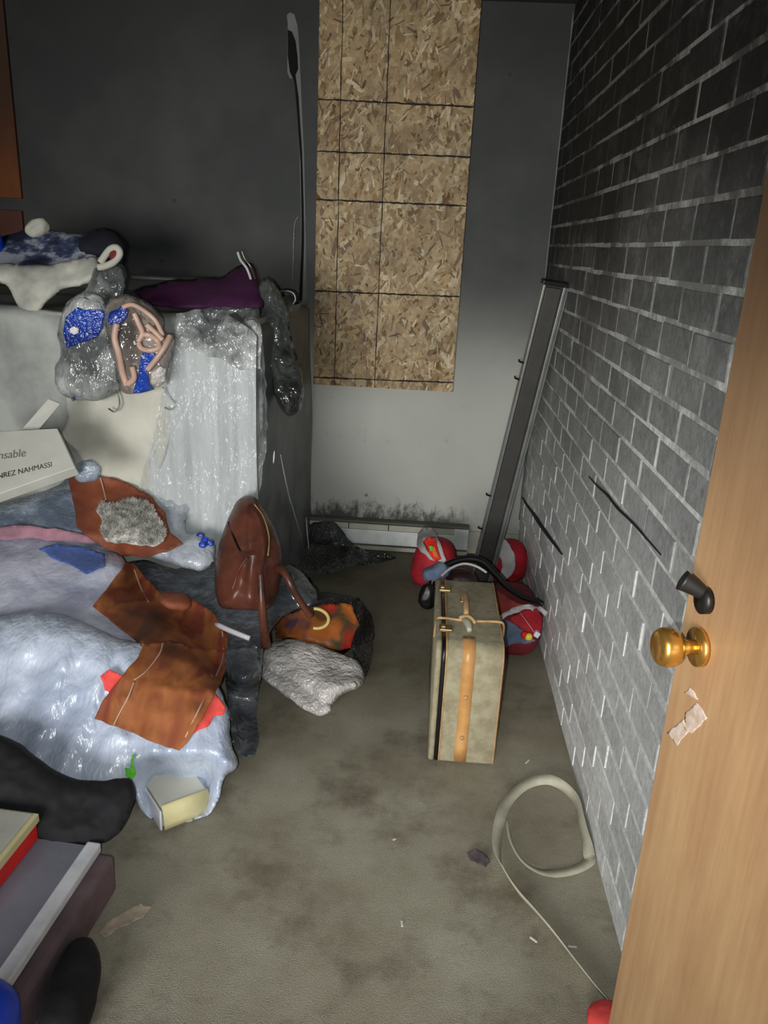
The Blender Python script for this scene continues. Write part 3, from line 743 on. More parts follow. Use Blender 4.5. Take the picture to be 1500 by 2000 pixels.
# ================================================================ DOOR
d1 = empty('door_1', (.5, .2, 0)); tag(d1, kind='structure')
A = Vector((.372, 1.0, 0)); B = Vector((.500, .20, 0)); ed = (B-A).normalized(); nrm = Vector((ed.y, -ed.x, 0))
if nrm.x > 0: nrm = -nrm
DM = Matrix((ed, -nrm, Vector((0, 0, 1)))).transposed().to_4x4(); DM.translation = A
box('door_leaf', 0, (B-A).length, 0, .035, .008, 2.03, M['door'], d1, .002, DM)
kz = K(1335, 1245, 1, .97).z
def dp(u, out, z): return DM @ Vector((u, -out, z))
tube('rose', [dp(.055, .0, kz), dp(.055, .008, kz)], .026, M['brass'], d1, 20, 1)
tube('knob_neck', [dp(.055, .006, kz), dp(.055, .035, kz)], .010, M['brass'], d1, 14, 1)
tube('knob', [dp(.055, .030, kz), dp(.055, .040, kz), dp(.055, .056, kz), dp(.055, .062, kz)], .025, M['brass'], d1, 20, 4, lambda t: .55+.5*math.sin(math.pi*min(.95, t*.85+.1)))
tube('edge_latch', [dp(-.012, -.017, kz), dp(.002, -.017, kz)], .009, M['brass'], d1, 10, 1)
kz2 = kz+.075
tube('deadbolt_plate', [dp(.05, 0, kz2-.01), dp(.05, .010, kz2-.01)], .018, M['darkmetal'], d1, 18, 1)
tube('thumb_turn', [dp(.05, .008, kz2), dp(.045, .022, kz2+.008), dp(.04, .034, kz2+.014)], .011, M['blackrub'], d1, 14, 4, lambda t: .8+.5*t)
_leaf = [o for o in d1.children if o.name.startswith('door_leaf')][0]
dbv = bvh_of([_leaf])
for k, pl in enumerate(([(1338, 1392), (1362, 1372), (1381, 1403), (1352, 1432), (1336, 1424)], [(1303, 1432), (1336, 1404), (1346, 1428), (1322, 1458)], [(1336, 1352), (1348, 1342), (1364, 1366), (1352, 1362)])):
    drape('sticker_residue', pl, M['sticker'], dbv, d1, .0012, .0003, 40, k, 4, .0006, 0)

# ================================================================ THE HEAP: big covered cabinet
YBL = 2.70; XBL = -.585; ZBL = 1.235
cab = empty('covered_cabinet', (-1.4, 3.2, 0)); tag(cab, 'tall cabinet by the back wall covered with a pale grey sheet', 'cabinet')
def cabmesh():
    # draped solid: rounded box with sagging cloth surface
    bm = bmesh.new(); nx, nz = 90, 70
    x0 = XL+.03; v = {}
    V = []; Fq = []
    prof = []   # profile in (y,z) from front bottom over the top to the back
    for k in range(nz+1): prof.append((YBL, ZBL*k/nz*.96))
    for k in range(1, 9):
        a = math.pi/2*k/8; prof.append((YBL+.05-.05*math.cos(a), ZBL*.96+.05*math.sin(a)))
    for k in range(1, 31): prof.append((YBL+.05+(YB-.03-YBL-.05)*k/30, ZBL*.96+.05))
    n = len(prof)
    for i in range(nx+1):
        x = x0+(XBL-x0)*i/nx
        for (y, z) in prof:
            f_ = .018*math.sin(x*26+noise.noise(Vector((x*3, z*2, 0)))*4)*(1-min(1, z/ZBL))**.6+.03*noise.noise(Vector((x*3.5, z*3.5, y*3)))+.012*ridged(Vector((x, y, z)), 4, 2)
            V.append(Vector((x, y-f_ if y < YBL+.03 else y, z+(f_*.7 if z > ZBL*.95 else 0))))
    for i in range(nx):
        for k in range(n-1): Fq.append((i*n+k, (i+1)*n+k, (i+1)*n+k+1, i*n+k+1))
    # side face
    b = len(V); sy = 24
    side = []
    for j in range(sy+1):
        y = YBL+(YB-.03-YBL)*j/sy
        for k in range(31):
            z = (ZBL+.005)*k/30; tt = max(0, 1-j/2.)*0
            V.append(Vector((XBL+.0+.015*noise.noise(Vector((y*5, z*4, 3)))*(1 if 0 < j else 0), y, z)))
    for j in range(sy):
        for k in range(30): Fq.append((b+j*31+k, b+(j+1)*31+k, b+(j+1)*31+k+1, b+j*31+k+1))
    return V, Fq
V, Fq = cabmesh()
sheet = mesh('sheet', V, Fq, M['greycloth'], cab)
bv_room = bvh_of([fl, wall_back]); SUP = [sheet, fl, wall_back]
bv = bvh_of(SUP)
# top rail behind the purple cloth
o = tube('metal_rail', [K(255, 541, 1, 3.60), K(330, 545, 1, 3.60), K(420, 548, 1, 3.60), K(520, 560, 1, 3.60)], .012, M['steel'], None, 10); tag(o, 'pale metal rail lying along the back of the covered cabinet top', 'rail')
o = pillow('purple_cloth', [(258, 566), (300, 556), (350, 546), (400, 542), (430, 541), (452, 528), (470, 518), (486, 512), (498, 524), (506, 556), (513, 600), (460, 604), (400, 603), (330, 602), (285, 590)], M['purple'], (2.78, 1.22), (3.25, 1.42), .05, .04, 26, None, .016, 6, 6); tag(o, 'dark purple folded cloth on top of the covered cabinet', 'cloth'); purple = o
# cream garment and grey-white garment hung over the front
fo = lambda P: .010*math.sin(P.x*70+2*noise.noise(P*3))+.006*math.sin(P.x*150+P.z*3)
o = drape('cream_garment', [(128, 770), (200, 780), (335, 700), (350, 760), (330, 860), (300, 960), (260, 990), (190, 940), (150, 880), (118, 850), (135, 815)], M['creamcloth'], bv, None, .012, .010, 5, 3, 9, .004, 20); tag(o, 'cream garment hanging over the cabinet front below the clear bags', 'garment'); cg = o
gb = empty('garment_bag', (-.85, 2.66, .8)); tag(gb, 'white garment in clear plastic hanging over the right of the cabinet front', 'garment')
g1 = drape('garment', [(352, 622), (420, 606), (500, 606), (508, 700), (514, 800), (512, 880), (500, 960), (470, 1060), (400, 1120), (330, 1060), (300, 1000), (278, 950), (300, 870), (318, 780), (340, 690)], M['garment'], bv, gb, .014, .008, 7, 5, 8, .003, 20, fo)
bv2 = bvh_of([g1, sheet, fl, wall_back])
g2 = drape('plastic_cover', [(345, 612), (420, 600), (505, 598), (516, 700), (522, 800), (520, 880), (506, 965), (475, 1065), (400, 1122), (320, 1060), (290, 1000), (270, 948), (292, 870), (312, 780), (334, 690)], M['clear'], bv2, gb, .012, .008, 6, 9, 7, 0, 10, lambda P: .007*abs(math.sin(P.x*60+3*noise.noise(P*4))))
o = drape('crinkled_film', [(352, 612), (380, 604), (430, 606), (480, 602), (506, 604), (512, 660), (508, 720), (470, 724), (430, 700), (390, 690), (355, 680), (340, 650)], M['crinkle'], bvh_of([g2]), gb, .006, .018, 26, 4, 5, 0, 4)
# smoky plastic over the cabinet's right side
V = []; Fq = []; NY, NZ = 70, 60
for i in range(NY+1):
    for k in range(NZ+1):
        u = i/NY; t = k/NZ; y = 2.62+1.17*u+.03*math.sin(t*5); z = .02+1.26*t
        ph = u*9+1.2*noise.noise(Vector((u*2, t*2.2, 4)))*2
        x = XBL+.012+.022*abs(math.sin(ph*.62))**1.2+.012*(1-t)**2*u+.022*noise.noise(Vector((u*3, t*2.5, 1)))
        if t > .94: x -= (t-.94)*1.6; z -= (t-.94)*.3
        V.append((x, y, z))
for i in range(NY):
    for k in range(NZ): a_ = i*(NZ+1)+k; Fq.append((a_, a_+NZ+1, a_+NZ+2, a_+1))
smk = mesh('smoky_plastic_cover', V, Fq, M['smoke']); tag(smk, 'smoky grey plastic sheet hanging down the right side of the covered cabinet', 'plastic sheet')
fl_ = solid('pale_glint', hexc(200, 208, 208), .2)  # glints along the film's folds, put in as pale coloured tubes
for pl in ([(548, 888), (556, 930), (566, 975), (571, 990), (580, 1020), (590, 1052)], [(598, 1010), (600, 1040), (604, 1078)], [(536, 880), (534, 905)]):
    tube('fold_glint', [K(a, b, 0, XBL+.052) if K(a, b, 0, XBL+.052).y < 3.7 else K(a, b, 1, 3.7) for a, b in pl], .0032, fl_, smk, 5, 6, lambda t: .3+.8*math.sin(math.pi*t))
o = pillow('crumpled_black_film', [(506, 552), (522, 542), (545, 566), (560, 600), (567, 640), (577, 690), (591, 735), (589, 798), (566, 812), (545, 792), (528, 745), (513, 690), (507, 640)], M['crumpled_smoke'], (2.85, 1.0), (2.95, 1.3), .045, .02, 22, None, .030, 16, 15); tag(o, 'crumpled black film bunched at the upper right corner of the cabinet', 'plastic film')
o = drape('crumpled_sheet', [(598, 1030), (612, 1020), (650, 1018), (668, 1035), (690, 1062), (715, 1078), (760, 1082), (775, 1090), (740, 1100), (690, 1104), (640, 1122), (600, 1130), (575, 1120), (560, 1104), (585, 1090)], M['smokedark'], bv, None, .03, .05, 11, 21, 6, .001, 24); tag(o, 'crumpled dark clear plastic on the floor against the baseboard heater', 'plastic sheet')
# hooks
tube_hook = lambda nm, pts, r=.003, mat='wire', par=None: tube(nm, pts, r, M[mat], par, 6, 6)
o = tube_hook('hanger_hook', [K(535, 572, 1, 3.05), K(556, 568, 1, 3.05), K(572, 572, 1, 3.05), K(577, 585, 1, 3.05), K(570, 596, 1, 3.05)], .004); tag(o, 'grey hanger hook sticking out right of the cabinet top corner', 'hanger')
pr_ = empty('white_prongs', K(475, 515, 1, 3.0)); tag(pr_, 'pair of short white prongs standing up from the purple cloth', 'prongs')
tube('prong', [K(464, 492, 1, 3.0), K(470, 508, 1, 3.0), K(482, 524, 1, 3.0), K(490, 545, 1, 3.02)], .005, M['whitecloth'], pr_, 6)
tube('prong', [K(472, 490, 1, 3.02), K(478, 505, 1, 3.02), K(490, 522, 1, 3.02), K(498, 545, 1, 3.04)], .004, M['wire'], pr_, 6)

# ---- bundle of clothes top left
nv = o = pillow('printed_clothes', [(-40, 470), (20, 458), (52, 446), (85, 448), (130, 455), (165, 455), (190, 462), (205, 480), (200, 515), (160, 528), (100, 530), (40, 532), (-40, 540)], M['navy'], (2.82, 1.20), (3.15, 1.55), .06, .10, 30, None, .020, 7, 11); tag(o, 'bundle of navy and white printed clothes on the cabinet top at left', 'clothes')
nj = o = pillow('navy_jacket', [(150, 466), (175, 452), (205, 445), (230, 454), (246, 474), (249, 500), (240, 522), (215, 520), (190, 505), (165, 498), (150, 488)], M['navysolid'], (2.82, 1.20), (3.15, 1.55), .08, .08, 22, None, .014, 9, 13); tag(o, 'rolled dark navy jacket at the right end of the clothes bundle', 'jacket')
bvt = bvh_of([nv, nj, sheet, wall_back])
o = pillow('white_shirt', [(-30, 520), (10, 514), (50, 516), (100, 516), (150, 506), (186, 500), (194, 516), (186, 548), (160, 558), (124, 566), (100, 582), (74, 606), (44, 606), (26, 580), (10, 556), (-30, 548)], M['whitecloth'], (2.66, 1.1), (2.84, 1.42), .035, .04, 16, None, .020, 9, 8); tag(o, 'crumpled white shirt slung over the cabinet edge under the printed clothes', 'shirt')
o = tube('cream_collar', [K(196, 512, 1, 2.72), K(214, 488, 1, 2.72), K(228, 484, 1, 2.72), K(234, 496, 1, 2.72), K(222, 512, 1, 2.72), K(204, 520, 1, 2.72), K(192, 522, 1, 2.72)], .012, M['creamcloth'], None, 8); tag(o, 'looped cream collar with dark red lining beside the navy jacket', 'collar')
blob('lining', K(224, 498, 1, 2.72), (.018, .01, .02), M['maroon'], o, sub=3, amp=.001)
o = pillow('crumpled_grey_film', [(184, 524), (212, 514), (240, 516), (247, 545), (238, 585), (215, 600), (180, 604), (140, 610), (128, 596), (150, 576), (170, 560)], M['crinkle'], (2.66, 1.1), (2.80, 1.45), .04, .03, 20, None, .022, 14, 5); tag(o, 'crumpled grey film hanging below the navy jacket above the clear bags', 'plastic film')
o = blob('cream_sock', K(72, 444, 1, 3.05), (.045, .03, .03), M['creamcloth'], None, (0, -.5, 0), 4, .008, 14, 6); tag(o, 'small cream sock on top of the clothes bundle', 'sock')
o = blob('blue_pouch', K(-22, 478, 1, 2.98), (.05, .04, .06), M['royal'], None, (0, 0, 0), 4, .008, 14, 6); tag(o, 'bright blue scrap at the left edge of the clothes bundle', 'pouch')
# ---- clear bags of hangers on the cabinet front
hb = empty('clear_bag', K(165, 680, 1, 2.6)); tag(hb, 'clear plastic bag with blue print hanging on the cabinet front', 'bag')
cb1 = pillow('film', [(150, 575), (185, 572), (208, 590), (222, 640), (228, 700), (236, 750), (215, 775), (180, 783), (140, 779), (112, 760), (107, 720), (118, 688), (112, 650), (122, 610), (135, 590)], M['crinkle'], (2.62, .9), (2.64, 1.3), .06, .03, 34, hb, .020, 11, 7, 5)
bvb = bvh_of([cb1, sheet])
drape('blue_print', [(128, 620), (150, 600), (165, 606), (192, 604), (206, 612), (200, 640), (188, 660), (160, 668), (130, 680), (124, 650)], M['blueprint'], bvb, hb, .004, .004, 14, 4, 5, .001, 4)
drape('white_spot', [(136, 642), (144, 637), (154, 641), (154, 650), (144, 654), (136, 650)], M['whitebead'], bvb, hb, .018, .001, 14, 4, 4, .001, 2)
drape('blue_scrap', [(139, 780), (144, 772), (148, 780), (143, 784)], M['blueprint'], bvb, hb, .005, .001, 14, 4, 3, .001, 2)
hb2 = empty('hanger_bag', K(270, 660, 1, 2.6)); tag(hb2, 'clear bag of beige plastic hangers with blue print, right of the blue printed bag', 'bag')
cb2 = pillow('film', [(214, 582), (250, 573), (290, 590), (318, 620), (322, 648), (342, 655), (336, 690), (325, 730), (320, 746), (298, 760), (265, 771), (236, 762), (226, 720), (212, 680), (203, 640), (204, 600)], M['bagfilm'], (2.60, .9), (2.62, 1.3), .06, .03, 34, hb2, .022, 12, 17, 5)
bvb2 = bvh_of([cb2, cb1, sheet])
drape('blue_print', [(278, 690), (296, 684), (304, 700), (288, 726), (292, 750), (302, 760), (280, 766), (260, 768), (268, 740), (272, 715)], M['blueprint'], bvb2, hb2, .006, .004, 14, 4, 5, .001, 4)
drape('blue_print', [(214, 610), (236, 598), (250, 605), (246, 622), (226, 636), (212, 632)], M['blueprint'], bvb2, hb2, .006, .004, 14, 6, 5, .001, 4)
drape('white_liner', [(296, 728), (312, 716), (326, 720), (324, 744), (308, 756), (296, 750)], M['whitebag'], bvb2, hb2, .006, .006, 14, 6, 5, .001, 4)
def hang(pts, r=.009): return tube('plastic_hanger', [onto(bvb2, a, b, .012) for a, b in pts], r, M['beige'], hb2, 8)
hang([(228, 632), (224, 660), (232, 690), (240, 730), (248, 752)], .011)
hang([(262, 612), (270, 630), (278, 650), (272, 664)], .009)
hang([(250, 750), (262, 738), (258, 716)], .010)
hang([(270, 668), (276, 656), (290, 654), (306, 664), (310, 678), (294, 684), (276, 680), (270, 668)], .009)
hang([(286, 634), (304, 650), (318, 664)], .009)
hang([(332, 656), (322, 676), (306, 700), (288, 722)], .009)
hang([(240, 600), (262, 596), (300, 622), (318, 655)], .008)
o = tube_hook('wire_hanger_hook', [onto(bv, 224, 756, .05), onto(bv, 232, 776, .05), onto(bv, 233, 792, .05), onto(bv, 224, 804, .05), onto(bv, 212, 798, .05)], .0028); tag(o, 'thin wire hanger hook hanging out below the left clear bag', 'hanger', 'wire hanger hooks')
o = tube_hook('wire_hanger_hook', [onto(bv, 318, 756, .05), onto(bv, 332, 776, .05), onto(bv, 342, 790, .05), onto(bv, 334, 800, .05), onto(bv, 322, 796, .05)], .0028); tag(o, 'thin wire hanger hook hanging out below the right clear bag', 'hanger', 'wire hanger hooks')

# ---- big bags of the heap
HP = []
def reg(o, lab=None, cat=None):
    if lab: tag(o, lab, cat)
    HP.append(o); return o
fold1 = lambda a, b, P: .02*math.sin(P.z*30+P.x*6+3*noise.noise(P*3))*.6
o = reg(pillow('laundry_bag', [(-60, 1030), (20, 1022), (90, 1026), (165, 1042), (225, 1072), (252, 1110), (244, 1150), (290, 1190), (360, 1240), (400, 1290), (400, 1340), (300, 1350), (150, 1350), (-60, 1360)], M['lavbag'], (1.98, .16), (2.60, .47), .14, .12, 90, None, .020, 4.5, 21, 7, fold1), 'large lavender white plastic laundry bag filling the middle left of the heap', 'bag'); o['group'] = 'plastic laundry bags of the heap'
o = reg(pillow('laundry_bag', [(-60, 1215), (60, 1195), (140, 1205), (215, 1240), (290, 1262), (370, 1290), (420, 1330), (446, 1390), (450, 1445), (464, 1494), (440, 1518), (428, 1560), (404, 1592), (360, 1606), (310, 1604), (280, 1588), (262, 1560), (250, 1540), (180, 1560), (60, 1570), (-60, 1570)], M['palebag'], (1.70, .02), (2.05, .36), .12, .10, 80, None, .016, 6.5, 31, 6, lambda a, b, P: .008*math.sin(P.x*60+3*noise.noise(P*4))-.16*max(0, min(1, (b-1470)/50))*max(0, min(1, (a-262)/40))*max(0, min(1, (440-a)/40))), 'pale blue white plastic laundry bag at the front of the heap', 'bag'); o['group'] = 'plastic laundry bags of the heap'
o = reg(pillow('dark_plastic_bag', [(250, 1098), (290, 1094), (340, 1110), (420, 1090), (520, 1110), (560, 1100), (600, 1130), (620, 1175), (560, 1200), (520, 1250), (508, 1310), (480, 1340), (440, 1320), (400, 1280), (330, 1230), (280, 1180)], M['darkbag'], (2.05, .10), (2.60, .34), .06, .08, 50, None, .022, 8, 41, 6, None), 'charcoal sheer plastic bag lying between the heap and the handbag', 'bag')
o = reg(pillow('grey_plastic_bag', [(-60, 990), (0, 985), (60, 968), (110, 950), (132, 925), (142, 905), (172, 897), (202, 912), (214, 940), (250, 980), (280, 1040), (200, 1064), (100, 1056), (-60, 1050)], M['bluebag'], (2.30, .30), (2.62, .56), .07, .05, 30, None, .018, 8, 51, 6), 'blue grey plastic bag behind the lavender laundry bag at left', 'bag')
o = reg(pillow('sheer_grey_bag', [(240, 950), (270, 944), (310, 945), (350, 946), (383, 950), (387, 974), (368, 1000), (362, 1036), (392, 1044), (418, 1062), (420, 1092), (404, 1112), (370, 1112), (330, 1100), (290, 1086), (250, 1060), (236, 1000)], M['greybag'], (2.32, .26), (2.64, .52), .05, .05, 30, None, .018, 8, 61, 6), 'pale grey sheer plastic bag behind the brown sheet with fleece', 'bag')
HPB = bvh_of(HP+[sheet, fl])
o = drape('pale_blue_patch', [(75, 1072), (110, 1062), (160, 1068), (205, 1082), (206, 1106), (170, 1122), (140, 1104), (100, 1090)], M['paleblue'], HPB, None, .004, .002, 10, 3, 6, .001, 4); tag(o, 'faded blue printed patch lying on the lavender laundry bag', 'cloth')
o = drape('pink_cloth', [(-20, 1030), (40, 1026), (120, 1034), (170, 1046), (190, 1062), (130, 1058), (60, 1050), (-20, 1056)], M['pinkcloth'], HPB, None, .006, .006, 10, 4, 6, .002, 6); tag(o, 'strip of dusky pink cloth along the top of the lavender bag', 'cloth')
o = reg(drape('coral_cloth', [(196, 1320), (215, 1308), (240, 1320), (300, 1340), (380, 1350), (415, 1348), (440, 1380), (436, 1396), (418, 1398), (405, 1420), (380, 1432), (300, 1400), (205, 1348)], M['coral'], HPB, None, .008, .010, 14, 4, 6, .003, 10), 'bright coral red cloth showing either side under the brown sheet', 'cloth')
# brown sheets
HPB2 = bvh_of(HP+[sheet, fl])
bsn = empty('brown_sheet', K(330, 1280, 2, .4)); tag(bsn, 'folded brown and orange streaked sheet with pale creases lying on the laundry bags', 'sheet')
upper = drape('folded_panel', [(246, 1098), (262, 1100), (284, 1128), (305, 1150), (322, 1170), (345, 1168), (380, 1172), (420, 1200), (444, 1240), (444, 1290), (425, 1330), (390, 1300), (330, 1270), (282, 1262), (240, 1232), (181, 1184), (225, 1128)], M['autumn'], HPB2, bsn, .012, .010, 8, 5, 6, .002, 20)
lowr = drape('folded_panel', [(282, 1258), (330, 1250), (400, 1270), (444, 1268), (440, 1310), (424, 1345), (400, 1395), (372, 1440), (350, 1466), (300, 1450), (240, 1424), (184, 1404), (200, 1370), (240, 1318), (268, 1286)], M['autumn'], HPB2, bsn, .016, .008, 7, 9, 6, .002, 20)
bvl = bvh_of([upper, lowr])
for pl in ([(318, 1256), (312, 1276), (286, 1310), (262, 1328)], [(262, 1332), (250, 1362), (236, 1388), (222, 1416)], [(434, 1232), (436, 1280), (422, 1320), (396, 1370), (362, 1440)], [(262, 1112), (276, 1150), (290, 1176)]):
    tube('crease', [onto(bvl, a, b, .004) for a, b in pl], .0028, M['crease'], bsn, 5)
HP.append(upper); HP.append(lowr)
o = blob('brown_paper_fold', K(340, 1172, 2, .37), (.05, .05, .02), M['autumndark'], None, (0, .3, .4), 4, .006, 14, 3); tag(o, 'small brown textured fold at the top of the streaked sheet', 'cloth')
# fleece-lined brown sheet, upper
fs = empty('fleece_lined_sheet', K(230, 1010, 1, 2.2)); tag(fs, 'rust brown torn sheet with a grey fleece patch in the upper heap', 'sheet')
r1 = drape('sheet_layer', [(131, 926), (165, 930), (195, 930), (230, 936), (262, 950), (296, 970), (322, 1000), (332, 1040), (358, 1062), (330, 1076), (290, 1088), (240, 1086), (200, 1068), (168, 1046), (150, 1030), (145, 990)], M['autumndark'], bvh_of(HP+[sheet]), fs, .02, .012, 9, 3, 6, .003, 24)
fb_ = bvh_of([r1])
fz = drape('fleece_patch', [(188, 1000), (196, 980), (225, 984), (245, 976), (264, 974), (285, 978), (310, 1010), (324, 1036), (320, 1056), (300, 1068), (264, 1064), (240, 1060), (208, 1058), (196, 1040), (200, 1020)], M['fleece'], fb_, fs, .012, .008, 20, 3, 4, .004, 4)
# tufts on the fleece
Vt = []; Ft = []
rr = random.Random(11)
for p in fz.data.polygons:
    for _ in range(5):
        c_ = Vector((0, 0, 0)); ws = [rr.random() for _ in p.vertices]; sw = sum(ws)
        for w_, vi in zip(ws, p.vertices): c_ += fz.data.vertices[vi].co*(w_/sw)
        nd = (EYE-c_).normalized()*.3+Vector((rr.uniform(-.5, .5), rr.uniform(-.3, .3), rr.uniform(.1, 1))); nd.normalize(); ln = rr.uniform(.008, .018)
        s_ = nd.cross(Vector((rr.random(), rr.random(), rr.random()))).normalized()*.0016
        b = len(Vt); Vt += [c_-s_, c_+s_, c_+nd*ln]; Ft.append((b, b+1, b+2))
tag(mesh('fleece_tuft', Vt, Ft, M['fleece'], fz, False), kind='stuff')
tube('crease', [onto(fb_, a, b, .004) for a, b in ((196, 932), (202, 955), (207, 976))], .003, M['crease'], fs, 5)
o = blob('white_plastic_tip', K(178, 918, 1, 2.38), (.045, .03, .035), M['bluebag'], None, sub=4, amp=.012, scale=12); tag(o, 'rounded tip of pale blue white plastic above the rust brown sheet', 'plastic')
cp = empty('blue_bead_cluster', K(400, 1055, 1, 2.45)); tag(cp, 'cluster of small bright blue beads beside the brown handbag', 'beads')
for k, (a, b) in enumerate(((392, 1046), (400, 1056), (410, 1060), (396, 1064), (405, 1049))):
    blob('bead', onto(HPB, a, b, .012), (.014, .012, .012), M['blueprint'] if k != 1 else M['royal'], cp, sub=3, amp=.001)
o = tube('white_stick', [onto(HPB2, 422, 1219, .02), onto(HPB2, 455, 1234, .03), onto(HPB2, 488, 1247, .02)], .009, M['whitebead'], None, 10, 3); tag(o, 'short white stick lying right of the brown streaked sheet', 'stick')

# handbag
hbg = empty('handbag', K(485, 1190, 1, 2.45)); tag(hbg, 'brown leather handbag with two handles leaning against the heap', 'handbag')
tp = K(486, 975, 1, 2.60); bt = K(484, 1188, 1, 2.36); ax = (tp-bt); Lh = ax.length; ez = ax.normalized(); ex = Vector((1, 0, 0)); ex = (ex-ez*ex.dot(ez)).normalized(); ey = ez.cross(ex)
def hx(px, py, P):
    xr = 516-abs(py-1075)*.10; r_ = .020*math.exp(-((px-xr)/9)**2)
    r_ += .014*math.exp(-((px-(470-(py-1130)*.35))/12)**2)*(1 if py > 1080 else 0)
    return r_-.012*math.exp(-((px-490)/10)**2)
o = pillow('bag_body', [(478, 968), (462, 980), (446, 1012), (430, 1056), (421, 1100), (420, 1150), (428, 1182), (446, 1190), (485, 1192), (520, 1192), (538, 1170), (548, 1130), (551, 1090), (542, 1045), (524, 1008), (504, 978), (490, 968)], M['leather'], (bt.y, bt.z), (tp.y, tp.z), .085, .05, 42, hbg, .007, 11, 3, 4, hx, rough=.3)
hv = bvh_of([o])
tube('zip', [onto(hv, a, b, .004) for a, b in ((490, 985), (508, 1010), (520, 1050), (518, 1085), (512, 1110), (510, 1150), (512, 1184))], .0045, M['leatherdark'], hbg, 6)
tube('zip_edge', [onto(hv, a, b, .006) for a, b in ((497, 985), (514, 1010), (525, 1048), (523, 1085))], .0025, M['tanedge'], hbg, 6)
tube('side_seam', [onto(hv, a, b, .002) for a, b in ((446, 1020), (458, 1052), (470, 1078))], .004, M['blackplastic'], hbg, 6)
tube('piping', [onto(hv, a, b, .003) for a, b in ((484, 1088), (468, 1110), (458, 1140), (442, 1180))], .0035, M['leather'], hbg, 6)
hp1 = [K(544, 1110, 1, 2.40), K(556, 1120, 1, 2.36), K(572, 1150, 1, 2.34), K(590, 1180, 1, 2.38), K(606, 1200, 1, 2.42)]
tube('handle', hp1, .013, M['leather'], hbg, 10, 8, lambda t: 1.15-.35*math.sin(math.pi*t))
hp2 = [K(508, 1120, 1, 2.29), K(511, 1170, 1, 2.26), K(514, 1215, 1, 2.26), K(520, 1262, 1, 2.28)]
tube('handle', hp2, .012, M['leather'], hbg, 10, 8, lambda t: .8+.6*t)
rc = K(616, 1208, 1, 2.40)
tube('handle_ring', [rc+Vector((.045*math.cos(a), -.01*math.sin(a), .042*math.sin(a))) for a in [math.radians(x) for x in range(-100, 110, 15)]], .006, solid('yellowed_ring', hexc(196, 176, 110), .4), hbg, 8)

# colourful tote on the floor right of the handbag
tb = empty('printed_tote', K(620, 1270, 2, 0)); tag(tb, 'tote with orange red landscape print lying on the carpet by the handbag', 'tote bag')
tbb = blob('bag_body', K(636, 1215, 2, .06), (.15, .22, .075), M['blackrub'], tb, (0, 0, -.1), 5, .012, 8, 71, 2.6, .003)
tvb = bvh_of([tbb, fl])
drape('printed_front', [(536, 1218), (560, 1200), (600, 1186), (640, 1180), (686, 1180), (694, 1200), (702, 1222), (692, 1240), (686, 1266), (660, 1270), (620, 1256), (580, 1248), (540, 1246)], M['multi'], tvb, tb, .012, .006, 9, 3, 6, .003, 14)
o = drape('shadow_sheet', [(560, 1170), (600, 1178), (640, 1168), (700, 1168), (724, 1200), (732, 1240), (726, 1290), (712, 1330), (690, 1290), (690, 1240), (700, 1210), (688, 1184), (620, 1190), (570, 1196)], M['smokedark'], tvb, None, .006, .006, 9, 3, 6, .001, 14); tag(o, 'dark sheet put in for the shadow edging the right side of the printed tote', 'plastic sheet')  # dark film laid where the tote casts its shadow
wbag = empty('white_plastic_bag', K(610, 1330, 2, 0)); tag(wbag, 'crumpled sheer white plastic bag on the carpet before the printed tote', 'bag')
w1 = pillow('film', [(508, 1276), (530, 1256), (570, 1248), (610, 1256), (650, 1272), (690, 1286), (708, 1306), (712, 1330), (700, 1346), (676, 1352), (652, 1372), (640, 1392), (618, 1396), (590, 1380), (560, 1352), (524, 1330), (510, 1310)], M['whitebag'], (2.24, .01), (2.60, .17), .05, .04, 26, wbag, .014, 12, 81, 5, lambda a, b, P: .022*math.sin((a*.42-b*.78)*.055+1.5*noise.noise(P*5)))
w2 = pillow('film_fold', [(506, 1290), (540, 1300), (590, 1330), (630, 1360), (648, 1380), (636, 1396), (612, 1396), (580, 1376), (540, 1346), (512, 1322)], M['whitebag'], (2.19, .02), (2.50, .16), .03, .02, 16, wbag, .012, 14, 82, 5)
o = drape('dark_bag_tail', [(440, 1270), (500, 1260), (512, 1300), (505, 1350), (500, 1400), (506, 1450), (496, 1478), (470, 1480), (452, 1450), (448, 1400), (440, 1330)], M['darkbag'], bvh_of([fl]+HP), None, .02, .02, 12, 7, 6, .002, 14); tag(o, 'trailing dark clear plastic hanging to the floor right of the pale front bag', 'plastic sheet')

# white lettered box
lb = empty('lettered_box', K(40, 900, 1, 2.4)); tag(lb, 'flat pale grey card box with faded lettering leaning on the heap at left', 'box')
def prism(name, px, d0, d1_, mat, parent, th=.02, bev=.002):
    pts = [K(a, b, 1, d) for (a, b), d in zip(px, d0)]
    nrm_ = (pts[1]-pts[0]).cross(pts[2]-pts[0]).normalized()
    if nrm_.dot(EYE-pts[0]) < 0: nrm_ = -nrm_
    n = len(pts); v = pts+[p-nrm_*th for p in pts]
    f = [tuple(range(n)), tuple(range(2*n-1, n-1, -1))]+[(i, i+n, (i+1) % n+n, (i+1) % n) for i in range(n)]
    o = mesh(name, v, f, mat, parent, False); md = o.modifiers.new('b', 'BEVEL'); md.width = bev; md.segments = 1
    bm = bmesh.new(); bm.from_mesh(o.data); bmesh.ops.recalc_face_normals(bm, faces=bm.faces); bm.to_mesh(o.data); bm.free()
    return o, pts, nrm_
bx_, bp, bn = prism('box_panel', [(-60, 985), (-60, 846), (112, 836), (147, 912)], [2.16, 2.34, 2.38, 2.28], 0, M['boxcard'], lb, .045)
prism('box_flap', [(42, 838), (94, 778), (118, 788), (72, 842)], [2.40, 2.46, 2.46, 2.40], 0, M['boxcard'], lb, .006)
